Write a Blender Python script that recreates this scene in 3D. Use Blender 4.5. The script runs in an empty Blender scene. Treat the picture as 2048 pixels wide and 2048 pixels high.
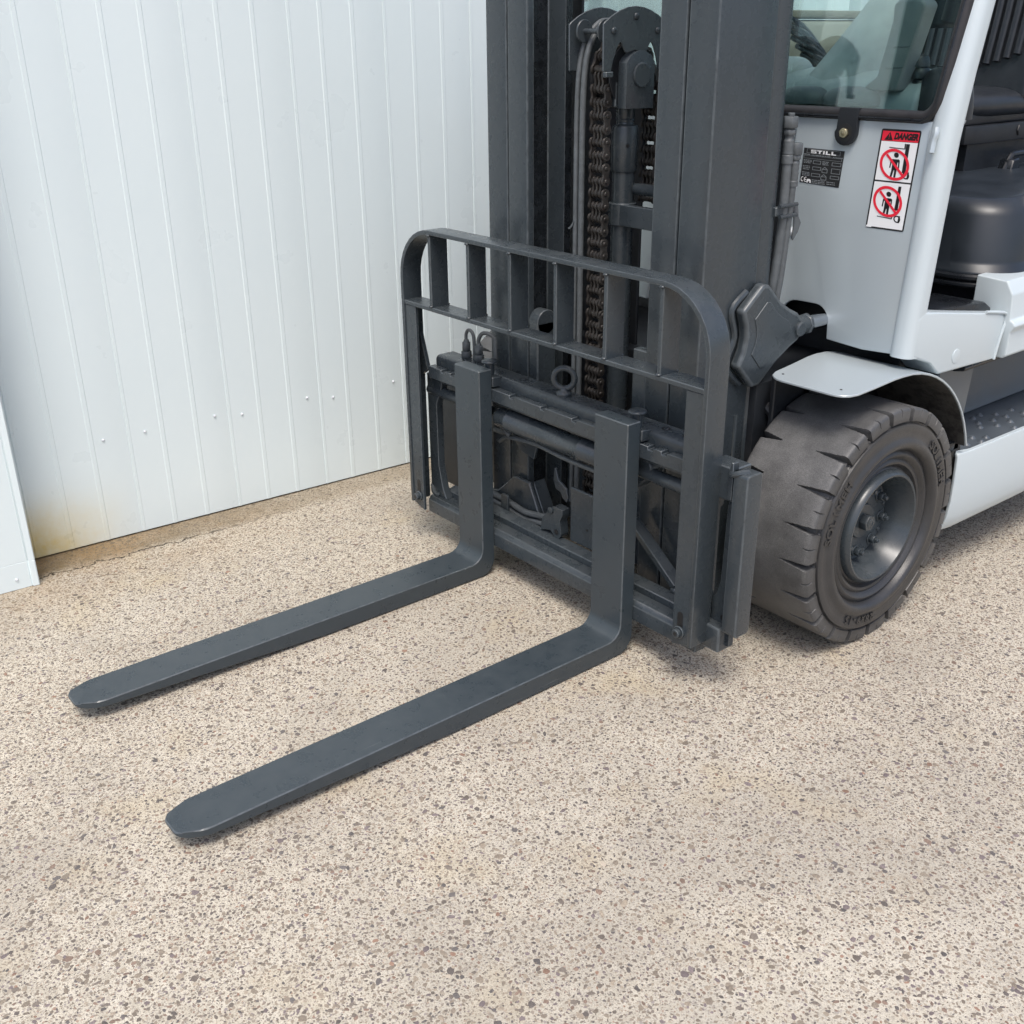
import bpy, bmesh, math, random
import numpy as np
from mathutils import Vector, Matrix
random.seed(7)
rng = np.random.default_rng(11)
R = math.radians
SC = bpy.context.scene
COL = SC.collection

# ------------------------------------------------------------------ camera
cam_d = bpy.data.cameras.new('camera')
cam = bpy.data.objects.new('camera', cam_d)
COL.objects.link(cam)
SC.camera = cam
CAM = Vector((2.1126, -1.7788, 1.5301))
yaw, pit, roll = R(51.034), R(23.9796), R(0.543)
fw = Vector((-math.sin(yaw) * math.cos(pit), math.cos(yaw) * math.cos(pit), -math.sin(pit)))
r0 = Vector((math.cos(yaw), math.sin(yaw), 0))
d0 = fw.cross(r0)
rt = math.cos(roll) * r0 + math.sin(roll) * d0
dn = -math.sin(roll) * r0 + math.cos(roll) * d0
cam.matrix_world = Matrix(((rt.x, -dn.x, -fw.x, CAM.x), (rt.y, -dn.y, -fw.y, CAM.y), (rt.z, -dn.z, -fw.z, CAM.z), (0, 0, 0, 1)))
cam_d.sensor_width = 36
cam_d.lens = 36 * 2130 / 2048
cam_d.clip_start = 0.05
cam_d.clip_end = 500

# ------------------------------------------------------------------ sky, sun, exposure
W = bpy.data.worlds.new('World')
SC.world = W
W.use_nodes = True
wn = W.node_tree
bg = wn.nodes['Background']
sky = wn.nodes.new('ShaderNodeTexSky')
sky.sky_type = 'NISHITA'
sky.sun_disc = False
SUN_EL, SUN_AZ = R(64), R(128)          # azimuth measured from +Y towards +X
sky.sun_elevation = SUN_EL
sky.sun_rotation = SUN_AZ
sky.air_density = 0.75
sky.dust_density = 3.5
sky.ozone_density = 1.0
wn.links.new(sky.outputs[0], bg.inputs[0])
bg.inputs[1].default_value = 0.145
sun_d = bpy.data.lights.new('sun', 'SUN')
sun_d.energy = 1.3
sun_d.angle = R(20)
sun_d.color = (1, 0.965, 0.91)
sun = bpy.data.objects.new('sun', sun_d)
COL.objects.link(sun)
sv = Vector((math.sin(SUN_AZ) * math.cos(SUN_EL), math.cos(SUN_AZ) * math.cos(SUN_EL), math.sin(SUN_EL)))
sun.rotation_euler = sv.to_track_quat('Z', 'Y').to_euler()
sun.location = (3, -4, 6)
SC.view_settings.view_transform = 'Standard'
SC.view_settings.look = 'None'
SC.view_settings.gamma = 1
SC.view_settings.exposure = 0.70
SC.render.engine = 'CYCLES'
SC.cycles.max_bounces = 6
SC.cycles.diffuse_bounces = 3
SC.cycles.glossy_bounces = 3
SC.cycles.transparent_max_bounces = 8

# ------------------------------------------------------------------ materials
class NT:
    def __init__(s, name):
        s.m = bpy.data.materials.new(name)
        s.m.use_nodes = True
        s.t = s.m.node_tree
        s.p = s.t.nodes['Principled BSDF']
    def n(s, typ, **kw):
        nd = s.t.nodes.new('ShaderNode' + typ)
        for k, v in kw.items():
            setattr(nd, k, v)
        return nd
    def l(s, a, b):
        s.t.links.new(a, b)
    def pos(s):
        return s.n('NewGeometry').outputs['Position']
    def noise(s, scale, detail=4, rough=.55, vec=None):
        nd = s.n('TexNoise')
        nd.inputs['Scale'].default_value = scale
        nd.inputs['Detail'].default_value = detail
        nd.inputs['Roughness'].default_value = rough
        s.l(vec if vec is not None else s.pos(), nd.inputs['Vector'])
        return nd.outputs['Fac']
    def math(s, op, a, b=None, clamp=False):
        nd = s.n('Math', operation=op)
        nd.use_clamp = clamp
        for i, v in enumerate((a, b)):
            if v is None: continue
            if isinstance(v, (int, float)): nd.inputs[i].default_value = v
            else: s.l(v, nd.inputs[i])
        return nd.outputs[0]
    def mr(s, v, a, b, c=0., d=1., smooth=False):
        nd = s.n('MapRange')
        if smooth: nd.interpolation_type = 'SMOOTHSTEP'
        for i, q in enumerate((a, b, c, d)): nd.inputs[i + 1].default_value = q
        s.l(v, nd.inputs[0])
        return nd.outputs[0]
    def mix(s, f, a, b):
        nd = s.n('Mix', data_type='RGBA')
        for i, v in ((0, f), (6, a), (7, b)):
            if isinstance(v, (int, float)): nd.inputs[i].default_value = v
            elif isinstance(v, tuple): nd.inputs[i].default_value = (*v, 1)
            else: s.l(v, nd.inputs[i])
        return nd.outputs[2]
    def ramp(s, f, stops, const=False):
        nd = s.n('ValToRGB')
        cr = nd.color_ramp
        if const: cr.interpolation = 'CONSTANT'
        while len(cr.elements) < len(stops): cr.elements.new(.5)
        for e, (p, c) in zip(cr.elements, stops):
            e.position = p; e.color = (*c, 1)
        s.l(f, nd.inputs[0])
        return nd.outputs[0]
    def bump(s, h, strength=.2, dist=.01):
        nd = s.n('Bump')
        nd.inputs['Strength'].default_value = strength
        nd.inputs['Distance'].default_value = dist
        s.l(h, nd.inputs['Height'])
        s.l(nd.outputs[0], s.p.inputs['Normal'])
        return nd

def paint(name, col, rough=.45, var=.12, bump=.08, dust=.0, spec=.5, coat=0., scale=9., metal=0., rust=0., scratch=0.):
    k = NT(name)
    c2 = tuple(min(1, c * (1 + var)) for c in col)
    c1 = tuple(c * (1 - var) for c in col)
    f = k.noise(scale, 3)
    col_o = k.mix(k.mr(f, .3, .7), c1, c2)
    if dust:
        geo = k.n('NewGeometry')
        sx = k.n('SeparateXYZ'); k.l(geo.outputs['Normal'], sx.inputs[0])
        up = k.mr(sx.outputs[2], .2, 1., 0., dust)
        nf = k.mr(f, .3, .7)
        col_o = k.mix(k.math('MULTIPLY', up, nf), col_o, (.22, .215, .2))
    if rust:
        rm = k.mr(k.noise(55, 5, .7), .66, .74, 0, rust)
        col_o = k.mix(rm, col_o, (.10, .045, .02))
    if scratch:
        mp = k.n('Mapping'); mp.inputs['Scale'].default_value = (420, 9, 420); mp.inputs['Rotation'].default_value = (0, 0, .05)
        k.l(k.pos(), mp.inputs['Vector'])
        sn = k.noise(1., 3, .7, mp.outputs[0])
        sm = k.math('MULTIPLY', k.mr(sn, .62, .74, 0, scratch), k.mr(k.noise(3.5, 3), .42, .62))
        col_o = k.mix(sm, col_o, (.17, .18, .185))
    k.l(col_o, k.p.inputs['Base Color'])
    k.l(k.mr(f, .3, .7, rough - .05, rough + .07), k.p.inputs['Roughness'])
    k.p.inputs['Specular IOR Level'].default_value = spec
    k.p.inputs['Metallic'].default_value = metal
    if coat:
        k.p.inputs['Coat Weight'].default_value = coat
        k.p.inputs['Coat Roughness'].default_value = .12
    if bump:
        h = k.noise(60, 2, .7)
        k.bump(h, bump, .004)
    return k.m

STEEL = paint('dark_grey_steel_paint', (.0385, .048, .0545), .27, .04, .0, dust=.10, scale=24)
FORKM = paint('dark_grey_fork_paint', (.036, .0475, .0555), .30, .04, .0, dust=.05, scale=26, scratch=.4)
EDGE = paint('edge_highlight_and_wear_paint', (.072, .084, .091), .32, .25, 0, scale=45)  # lighter bevel faces: edge highlight put into the colour, with slight wear
GREASE = paint('greased_bare_rail', (.014, .017, .020), .25, .4, .05, scale=35)
HOSE = paint('painted_rubber_hose', (.085, .095, .1), .5, .2, .35, scale=30)
SILVER = paint('silver_body_paint', (.42, .475, .495), .32, .02, .0, scale=2, coat=.3, metal=.2)
SILVERG = paint('pale_silver_frame_paint', (.51, .575, .595), .36, .02, .0, scale=2, coat=.2)
BLACKG = paint('glossy_dark_plastic', (.010, .012, .015), .28, .2, .0, scale=14, spec=.45)
HOOD = paint('dark_slate_hood_plastic', (.018, .023, .029), .36, .15, .0, scale=8, spec=.5)
BLACKM = paint('matt_black_plastic', (.010, .012, .015), .45, .2, .05, scale=20)
SEATM = paint('black_ribbed_vinyl', (.018, .021, .025), .36, .2, .05, scale=25, spec=.4)
RUBBER = paint('black_seal_rubber', (.02, .019, .02), .45, .2, .1, scale=25)
CHAINM = paint('rusty_greased_chain_steel', (.050, .045, .041), .36, .45, .2, scale=60, metal=.45, rust=.6)
CHROME = paint('chromed_rod', (.55, .56, .58), .16, .05, 0, metal=1.)
ZINC = paint('yellow_zinc_bolt', (.50, .45, .30), .35, .1, .05, metal=.8)
DASH = paint('grey_dashboard_plastic', (.30, .33, .34), .5, .1, .05, scale=20)
COLM = paint('grey_column_plastic', (.19, .20, .21), .5, .1, .03, scale=20)
DASHD = paint('dark_grey_dashboard_plastic', (.11, .12, .13), .5, .1, .05, scale=20)
KHAKI = paint('khaki_grey_plastic', (.20, .19, .15), .5, .1, .1, scale=20)
SLATE = paint('slate_grey_plastic', (.075, .088, .098), .35, .1, .03, scale=12)
STEPM = paint('slate_step_plate', (.085, .10, .115), .33, .15, .05, scale=12, spec=.6)
SCREWM = paint('white_screw_paint', (.72, .75, .77), .35, .03, 0)
BLK = paint('printed_black', (.012, .012, .013), .4, .05, 0)
WHT = paint('printed_white', (.78, .79, .79), .4, .02, 0)
GRYP = paint('printed_grey', (.22, .24, .25), .4, .02, 0)
RED = paint('printed_red', (.75, .02, .045), .4, .03, 0)

def tyre_mat():
    k = NT('worn_brown_grey_tyre_rubber')
    geo = k.n('NewGeometry')
    f = k.noise(14, 6, .6)
    base = k.mix(k.mr(f, .3, .7), (.022, .0225, .0235), (.032, .032, .033))
    # dust and scuffing on the running surface
    at = k.n('Attribute'); at.attribute_name = 'tread'
    fine = k.mr(k.noise(420, 3, .7), .35, .7)
    big = k.mr(k.noise(10, 5, .65), .3, .7, .35, 1.)
    wear = k.math('MULTIPLY', k.math('MULTIPLY', at.outputs['Fac'], big), k.math('ADD', k.math('MULTIPLY', fine, .6), .35), clamp=True)
    colr = k.mix(wear, base, (.205, .205, .20))
    k.l(colr, k.p.inputs['Base Color'])
    k.l(k.mr(wear, 0, 1, .32, .85), k.p.inputs['Roughness'])
    h = k.math('ADD', k.math('MULTIPLY', k.noise(300, 4, .7), .7), k.math('MULTIPLY', k.noise(40, 3), .8))
    k.bump(h, .25, .003)
    return k.m
TYRE = tyre_mat()

def fender_under_mat():
    k = NT('dirty_fender_underside')
    f = k.mr(k.noise(28, 6, .7), .45, .62)
    k.l(k.mix(f, (.05, .048, .043), (.012, .011, .01)), k.p.inputs['Base Color'])
    k.p.inputs['Roughness'].default_value = .85
    k.bump(k.noise(120, 4, .7), .4, .004)
    return k.m
FUNDER = fender_under_mat()

def wall_mat():
    k = NT('white_wall_sheet_paint')
    P = k.pos()
    s = k.n('SeparateXYZ'); k.l(P, s.inputs[0])
    base = k.mix(k.mr(k.noise(1.6, 4), .3, .7), (.70, .785, .79), (.72, .80, .80))
    # yellow-brown water stain in the lower left bay
    zz = k.mr(s.outputs[2], .0, .30, 1., 0., True)
    yy = k.mr(s.outputs[1], -1.0, -.68, 1., .03)
    st = k.math('MULTIPLY', k.math('MULTIPLY', zz, yy), k.mr(k.noise(9, 5, .7), .25, .65, .5, 1.), clamp=True)
    st = k.math('MULTIPLY', k.math('POWER', st, 1.25), k.mr(s.outputs[0], -1.17, -1.16, 1., 0.))
    base = k.mix(st, base, (.62, .46, .12))
    k.l(base, k.p.inputs['Base Color'])
    k.l(k.mr(k.noise(5, 4), .3, .7, .26, .34), k.p.inputs['Roughness'])
    k.p.inputs['Specular IOR Level'].default_value = .55
    k.bump(k.noise(2.5, 2), .10, .012)
    return k.m
WALLM = wall_mat()

def concrete_mat():
    k = NT('exposed_aggregate_concrete')
    P = k.pos()
    s = k.n('SeparateXYZ'); k.l(P, s.inputs[0])
    X, Y = s.outputs[0], s.outputs[1]
    warp = k.n('TexNoise'); warp.inputs['Scale'].default_value = 90; k.l(P, warp.inputs['Vector'])
    add = k.n('VectorMath', operation='MULTIPLY_ADD')
    k.l(warp.outputs['Color'], add.inputs[0]); add.inputs[1].default_value = (.006, .006, 0); k.l(P, add.inputs[2])
    flat = k.n('VectorMath', operation='MULTIPLY'); k.l(add.outputs[0], flat.inputs[0]); flat.inputs[1].default_value = (1, 1, 0)
    mort = k.mix(k.mr(k.noise(35, 4, .65), .3, .7), (.44, .395, .31), (.62, .57, .465))
    mort = k.mix(k.mr(k.noise(330, 2, .7), .50, .66, 0, .7), mort, (.25, .215, .165))
    col = mort
    hgt = k.noise(300, 1, .6)
    for sc, lo, hi, amt in ((260., .28, .54, .85), (135., .20, .50, .9)):
        v = k.n('TexVoronoi'); v.feature = 'F1'; v.inputs['Scale'].default_value = sc
        v.inputs['Randomness'].default_value = 1.
        k.l(flat.outputs[0], v.inputs['Vector'])
        sep = k.n('SeparateColor'); k.l(v.outputs['Color'], sep.inputs[0])
        thr = k.mr(sep.outputs[0], 0, 1, lo, hi)
        d = k.math('SUBTRACT', thr, v.outputs['Distance'])
        mk = k.mr(d, 0., .05, 0., amt)
        keep = k.math('GREATER_THAN', sep.outputs[2], .15)
        mk = k.math('MULTIPLY', mk, keep)
        sc_col = k.ramp(sep.outputs[1], [(0, (.075, .066, .06)), (.07, (.19, .165, .14)), (.30, (.29, .25, .20)), (.50, (.23, .185, .15)), (.62, (.38, .335, .27)), (.80, (.25, .215, .205)), (.93, (.31, .21, .155))], True)
        col = k.mix(mk, col, sc_col)
    # large soft dirt and stains
    col = k.mix(k.mr(k.noise(.9, 3, .6), .50, .64, 0., .30), col, (.55, .51, .425))
    dirt = k.mr(k.noise(1.3, 3, .65), .44, .64, 0., .50)
    col = k.mix(dirt, col, (.32, .29, .24))
    yel = k.mr(k.noise(3.1, 3, .6), .56, .72, 0., .45)
    col = k.mix(yel, col, (.44, .36, .225))
    # ochre run-off strip along the wall foot, strongest in the corner
    wl = k.math('SUBTRACT', X, k.math('MULTIPLY', k.math('ADD', Y, 1.029), .052))   # about -1.263 along the wall
    strip = k.mr(wl, -1.10, -1.16, 0., 1.)
    fall = k.mr(Y, -1.05, .1, 1., .40)
    sm = k.math('MULTIPLY', k.math('MULTIPLY', strip, fall), k.mr(k.noise(11, 3, .65), .2, .6, .55, 1.))
    col = k.mix(k.math('MULTIPLY', sm, .95), col, (.135, .098, .045))
    near = k.mr(wl, -1.16, -.72, .75, 0., True)
    nm = k.math('MULTIPLY', k.math('MULTIPLY', near, k.mr(Y, -1.35, -.15, 1., .12)), k.mr(k.noise(4.3, 3, .65), .3, .65))
    col = k.mix(nm, col, (.34, .215, .10))
    # hairline crack beside the wall strip
    wob = k.mr(k.noise(14, 3, .7), .2, .8, -.03, .03)
    dl = k.math('ABSOLUTE', k.math('ADD', k.math('SUBTRACT', wl, -1.124), wob))
    ck = k.mr(dl, .0022, .0055, 1., 0.)
    ck = k.math('MULTIPLY', ck, k.mr(Y, -.62, -.1, 1., .0))
    dl2 = k.math('ABSOLUTE', k.math('SUBTRACT', k.math('ADD', X, k.mr(k.noise(5, 4, .7), .2, .8, -.3, .3)), k.math('MULTIPLY', k.math('ADD', Y, 2.0), .55)))
    ck2 = k.math('MULTIPLY', k.mr(dl2, .0004, .0022, .5, 0.), k.mr(k.noise(2.2, 3), .5, .62))
    ck = k.math('MAXIMUM', ck, ck2)
    col = k.mix(ck, col, (.035, .028, .02))
    k.l(col, k.p.inputs['Base Color'])
    k.p.inputs['Roughness'].default_value = .78
    k.p.inputs['Specular IOR Level'].default_value = .35
    k.bump(hgt, .45, .003)
    return k.m
CONC = concrete_mat()

def stone_mat():
    k = NT('aggregate_pebbles')
    at = k.n('Attribute'); at.attribute_name = 'tint'
    f = k.mr(k.noise(500, 3, .6), .3, .7, .75, 1.2)
    mul = k.n('VectorMath', operation='SCALE'); k.l(at.outputs['Color'], mul.inputs[0]); k.l(f, mul.inputs['Scale'])
    k.l(mul.outputs[0], k.p.inputs['Base Color'])
    k.p.inputs['Roughness'].default_value = .6
    return k.m
STONE = stone_mat()

def glass_mat():
    k = NT('green_tinted_cab_glass')
    t = k.t
    tr = k.n('BsdfTransparent'); tr.inputs[0].default_value = (.84, .96, .935, 1)
    gl = k.n('BsdfGlossy'); gl.inputs[0].default_value = (1, 1, 1, 1); gl.inputs['Roughness'].default_value = .01
    fr = k.n('Fresnel'); fr.inputs[0].default_value = 1.6
    df = k.n('BsdfDiffuse'); df.inputs[0].default_value = (.55, .65, .62, 1)
    m1 = k.n('MixShader'); m2 = k.n('MixShader')
    k.l(k.math('ADD', k.math('MULTIPLY', fr.outputs[0], .8), .015), m1.inputs[0])
    k.l(tr.outputs[0], m1.inputs[1]); k.l(gl.outputs[0], m1.inputs[2])
    k.l(k.mr(k.noise(6, 5, .7), .55, .95, .0, .12), m2.inputs[0])
    k.l(m1.outputs[0], m2.inputs[1]); k.l(df.outputs[0], m2.inputs[2])
    k.l(m2.outputs[0], t.nodes['Material Output'].inputs[0])
    return k.m
GLASS = glass_mat()

# ------------------------------------------------------------------ mesh builder
class MB:
    def __init__(s):
        s.v = []; s.f = []
    def add(s, vs, fs):
        o = len(s.v)
        s.v += [tuple(v) for v in vs]
        s.f += [tuple(i + o for i in f) for f in fs]
        return s
    def box(s, x0, x1, y0, y1, z0, z1):
        vs = [(x, y, z) for x in (x0, x1) for y in (y0, y1) for z in (z0, z1)]
        return s.add(vs, [(0, 1, 3, 2), (4, 6, 7, 5), (0, 4, 5, 1), (2, 3, 7, 6), (0, 2, 6, 4), (1, 5, 7, 3)])
    def prism(s, pts, ax, a, b):
        n = len(pts)
        def mk(p, t):
            return {'x': (t, p[0], p[1]), 'y': (p[0], t, p[1]), 'z': (p[0], p[1], t)}[ax]
        vs = [mk(p, a) for p in pts] + [mk(p, b) for p in pts]
        return s.add(vs, [tuple(range(n)), tuple(range(2 * n - 1, n - 1, -1))] + [(i, (i + 1) % n, n + (i + 1) % n, n + i) for i in range(n)])
    def cyl(s, p0, p1, r0, r1=None, n=16, rot=0.):
        r1 = r0 if r1 is None else r1
        p0, p1 = Vector(p0), Vector(p1)
        d = (p1 - p0).normalized()
        u = d.orthogonal().normalized() if abs(d.z) < .99 else Vector((1, 0, 0))
        w = d.cross(u)
        vs = []
        for p, r in ((p0, r0), (p1, r1)):
            for i in range(n):
                a = rot + 2 * math.pi * i / n
                vs.append(p + r * (math.cos(a) * u + math.sin(a) * w))
        return s.add(vs, [tuple(range(n - 1, -1, -1)), tuple(range(n, 2 * n))] + [(i, (i + 1) % n, n + (i + 1) % n, n + i) for i in range(n)])
    def tube(s, pts, r, n=8, smooth=0):
        pts = [Vector(p) for p in pts]
        if smooth:
            out = []
            for i in range(len(pts) - 1):
                a, b, c, d = pts[max(i - 1, 0)], pts[i], pts[i + 1], pts[min(i + 2, len(pts) - 1)]
                for q in range(smooth):
                    t = q / smooth
                    out.append(.5 * ((2 * b) + (c - a) * t + (2 * a - 5 * b + 4 * c - d) * t * t + (3 * b - a - 3 * c + d) * t ** 3))
            pts = out + [pts[-1]]
        u = None; vs = []; m = len(pts)
        for i, p in enumerate(pts):
            d = (pts[min(i + 1, m - 1)] - pts[max(i - 1, 0)]).normalized()
            u = (d.orthogonal() if u is None else u - d * u.dot(d)).normalized()
            w = d.cross(u)
            for j in range(n):
                a = 2 * math.pi * j / n
                vs.append(p + r * (math.cos(a) * u + math.sin(a) * w))
        fs = [tuple(range(n - 1, -1, -1)), tuple(range((m - 1) * n, m * n))]
        for i in range(m - 1):
            for j in range(n):
                fs.append((i * n + j, i * n + (j + 1) % n, (i + 1) * n + (j + 1) % n, (i + 1) * n + j))
        return s.add(vs, fs)
    def lathe(s, c, ax, prof, n=32, cap0=True, cap1=True):
        c = Vector(c)
        A = {'x': Vector((1, 0, 0)), 'y': Vector((0, 1, 0)), 'z': Vector((0, 0, 1))}[ax]
        u = {'x': Vector((0, 1, 0)), 'y': Vector((0, 0, 1)), 'z': Vector((1, 0, 0))}[ax]
        w = A.cross(u)
        vs = []
        for r, h in prof:
            for j in range(n):
                a = 2 * math.pi * j / n
                vs.append(c + A * h + r * (math.cos(a) * u + math.sin(a) * w))
        m = len(prof); fs = []
        for i in range(m - 1):
            for j in range(n):
                fs.append((i * n + j, i * n + (j + 1) % n, (i + 1) * n + (j + 1) % n, (i + 1) * n + j))
        if cap0: fs.append(tuple(range(n - 1, -1, -1)))
        if cap1: fs.append(tuple(range((m - 1) * n, m * n)))
        return s.add(vs, fs)
    def data(s, name, bevel=0., seg=1, ang=35, flat=False, edge=False):
        me = bpy.data.meshes.new(name)
        bm = bmesh.new()
        vs = [bm.verts.new(v) for v in s.v]
        for f in s.f:
            try: bm.faces.new([vs[i] for i in f])
            except ValueError: pass
        bmesh.ops.recalc_face_normals(bm, faces=bm.faces)
        if bevel:
            es = [e for e in bm.edges if len(e.link_faces) == 2 and e.calc_face_angle(0) > R(28)]
            rf = bmesh.ops.bevel(bm, geom=es, offset=bevel, segments=seg, affect='EDGES', profile=.6, clamp_overlap=True)
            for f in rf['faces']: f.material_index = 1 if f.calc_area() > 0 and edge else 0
        bm.to_mesh(me); bm.free()
        if not flat:
            me.polygons.foreach_set('use_smooth', [True] * len(me.polygons))
            me.set_sharp_from_angle(angle=R(ang))
        return me
    def obj(s, name, mat, parent=None, bevel=0., seg=1, ang=35, **kw):
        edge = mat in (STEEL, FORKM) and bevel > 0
        me = s.data(name, bevel, seg, ang, edge=edge)
        o = link(name, me, mat, parent, **kw)
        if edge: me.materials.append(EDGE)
        return o

def link(name, me, mat=None, parent=None, **props):
    o = bpy.data.objects.new(name, me)
    COL.objects.link(o)
    if parent is not None: o.parent = parent
    if mat is not None and me is not None and not me.materials: me.materials.append(mat)
    for k, v in props.items(): o[k] = v
    return o

def box(name, mat, parent, x0, x1, y0, y1, z0, z1, bevel=.003, seg=1, **kw):
    return MB().box(x0, x1, y0, y1, z0, z1).obj(name, mat, parent, bevel, seg, **kw)
def prism(name, mat, parent, pts, ax, a, b, bevel=.002, seg=1, **kw):
    return MB().prism(pts, ax, a, b).obj(name, mat, parent, bevel, seg, **kw)
def arc(cx, cy, r, a0, a1, n=8):
    return [(cx + r * math.cos(R(a0 + (a1 - a0) * i / n)), cy + r * math.sin(R(a0 + (a1 - a0) * i / n))) for i in range(n + 1)]
def rrect(x0, x1, y0, y1, r, n=5):
    return arc(x1 - r, y1 - r, r, 0, 90, n) + arc(x0 + r, y1 - r, r, 90, 180, n) + arc(x0 + r, y0 + r, r, 180, 270, n) + arc(x1 - r, y0 + r, r, 270, 360, n)
def hexbolt(p, d, r, h, washer=0.):
    p, d = Vector(p), Vector(d).normalized()
    m = MB().cyl(p, p + d * h, r, n=6)
    if washer: m.cyl(p - d * .0005, p + d * .003, washer, n=18)
    m.cyl(p + d * h, p + d * (h + .0015), r * .55, r * .5, n=12)
    return m

# ================================================================== ground
g = MB().add([(-60, -60, 0), (60, -60, 0), (60, 60, 0), (-60, 60, 0)], [(0, 1, 2, 3)]).obj('ground', CONC)
g['kind'] = 'structure'
g['label'] = 'cream exposed aggregate concrete yard with ochre stains by the wall'

def pebbles():
    step = .0088
    xs = np.arange(-1.27, 2.6, step); ys = np.arange(-2.1, 2.3, step)
    X, Y = np.meshgrid(xs, ys)
    X = X.ravel() + rng.uniform(-.5, .5, X.size) * step * .9
    Y = Y.ravel() + rng.uniform(-.5, .5, Y.size) * step * .9
    # keep what can be seen from around the camera, near enough to tell stones apart
    P = np.stack([X - CAM.x, Y - CAM.y, np.full_like(X, -CAM.z)], 1)
    q = P @ np.array([list(rt), list(dn), list(fw)]).T
    u = q[:, 0] / q[:, 2]; v = q[:, 1] / q[:, 2]
    ok = (q[:, 2] > .2) & (abs(u) < .60) & (abs(v) < .60) & (q[:, 2] < 4.2)
    keep = rng.random(X.size) < .95
    X, Y = X[ok & keep], Y[ok & keep]
    n = X.size
    big = rng.random(n)
    rad = rng.lognormal(math.log(.0031), .36, n)
    rad = np.where(big > .965, rad * 2.0, rad)
    rad = np.clip(rad, .0013, .0088)
    asp = rng.uniform(.38, .9, n); rot = rng.uniform(0, 2 * np.pi, n)
    K = 7
    base = (np.arange(K) / K * 2 * np.pi)[None, :] + rng.uniform(-.28, .28, (n, K))
    rr = rad[:, None] * rng.uniform(.72, 1.18, (n, K))
    lx = rr * np.cos(base); ly = rr * np.sin(base) * asp[:, None]
    c, s = np.cos(rot)[:, None], np.sin(rot)[:, None]
    vx = X[:, None] + lx * c - ly * s; vy = Y[:, None] + lx * s + ly * c
    V = np.zeros((n, K + 1, 3))
    V[:, :K, 0] = vx; V[:, :K, 1] = vy; V[:, :K, 2] = .00025
    V[:, K, 0] = X; V[:, K, 1] = Y; V[:, K, 2] = .00025 + rad * rng.uniform(.05, .22, n)
    i = np.arange(K)
    F = np.zeros((n, K, 3), np.int64)
    off = (np.arange(n) * (K + 1))[:, None]
    F[:, :, 0] = off + i; F[:, :, 1] = off + (i + 1) % K; F[:, :, 2] = off + K
    me = bpy.data.meshes.new('pebbles')
    me.vertices.add(n * (K + 1)); me.vertices.foreach_set('co', V.reshape(-1).astype(np.float32))
    me.loops.add(n * K * 3); me.loops.foreach_set('vertex_index', F.reshape(-1).astype(np.int32))
    me.polygons.add(n * K)
    me.polygons.foreach_set('loop_start', np.arange(0, n * K * 3, 3, dtype=np.int32))
    me.polygons.foreach_set('loop_total', np.full(n * K, 3, np.int32))
    me.update(calc_edges=True)
    pal = np.array([(.22, .188, .15), (.28, .24, .19), (.17, .147, .125), (.33, .285, .225), (.225, .165, .13), (.185, .155, .155), (.13, .115, .105), (.26, .17, .125), (.40, .355, .29), (.13, .12, .115)])
    pr = np.array([.2, .16, .18, .10, .08, .09, .06, .02, .04, .07])
    pick = rng.choice(len(pal), n, p=pr)
    tint = pal[pick] * np.array([.97, .94, .90]) * rng.uniform(.8, 1.25, (n, 1))
    # pebbles lying in the ochre run-off strip carry its film
    wl = X - (Y + 1.029) * .052
    k = np.clip((-.80 - wl) / .35, 0, 1) * np.clip(1 - (Y + 1.2) / 1.5, .25, 1)
    k = np.where(wl < -1.128, np.maximum(k, .9 * np.clip(1.1 - (Y + 1.05) * .35, .5, 1)), k)
    tint = tint * (1 - .75 * k[:, None]) + np.where(wl < -1.128, 1., 1.5)[:, None] * np.array([.145, .105, .05]) * .75 * k[:, None]
    tc = np.ones((n, K + 1, 4)); tc[:, :, :3] = tint[:, None, :]
    at = me.attributes.new('tint', 'FLOAT_COLOR', 'POINT')
    at.data.foreach_set('color', tc.reshape(-1).astype(np.float32))
    o = link('aggregate_pebbles', me, STONE)
    o['kind'] = 'stuff'
    o['label'] = 'small grey and brown pebbles showing in the worn concrete surface'
    o['category'] = 'pebbles'
pebbles()

# ================================================================== wall
WO = Vector((-1.263, -1.029, 0)); WU = Vector((.073, 1.401, 0)).normalized(); WN = Vector((WU.y, -WU.x, 0))
wall = link('clad_wall', None); wall['label'] = 'white metal clad wall of vertical ribbed sheets behind the forklift'; wall['category'] = 'wall'
wall.matrix_world = Matrix(((WU.x, WN.x, 0, WO.x), (WU.y, WN.y, 0, WO.y), (0, 0, 1, 0), (0, 0, 0, 1)))
# local axes of the wall: x along, y out of the wall, z up
RIB = .116; J0 = .230 + RIB     # first visible lapped joint
def sheet_mesh(ripple):
    pr = [(0, -.0005), (.0012, .0018), (.010, .0018), (.0115, .0004)]
    for k in (1, 2):
        c = RIB * k
        pr += [(c - .009, .0002), (c - .0065, .0019), (c + .0055, .0019), (c + .0075, .0002)]
    pr += [(RIB * 3 - .006, .0003), (RIB * 3 + .0005, -.001)]
    m = MB(); n = len(pr); zs = [.006, .6, 1.4, 2.2, 3.3]
    for z in zs: m.v += [(x, y, z) for x, y in pr]
    for a in range(len(zs) - 1):
        for i in range(n - 1): m.f.append((a * n + i, a * n + i + 1, (a + 1) * n + i + 1, (a + 1) * n + i))
    b = len(m.v)
    m.v += [(x, y - .004, .006) for x, y in pr]
    for i in range(n - 1): m.f.append((i, i + 1, b + i + 1, b + i))
    return m.data('cladding_sheet', ang=20)
SM = sheet_mesh(0)
SCREW = MB().cyl((0, 0, 0), (0, .0016, 0), .0052, n=14).cyl((0, .0016, 0), (0, .0046, 0), .0036, .003, n=6).data('screw', .0006)
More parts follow.
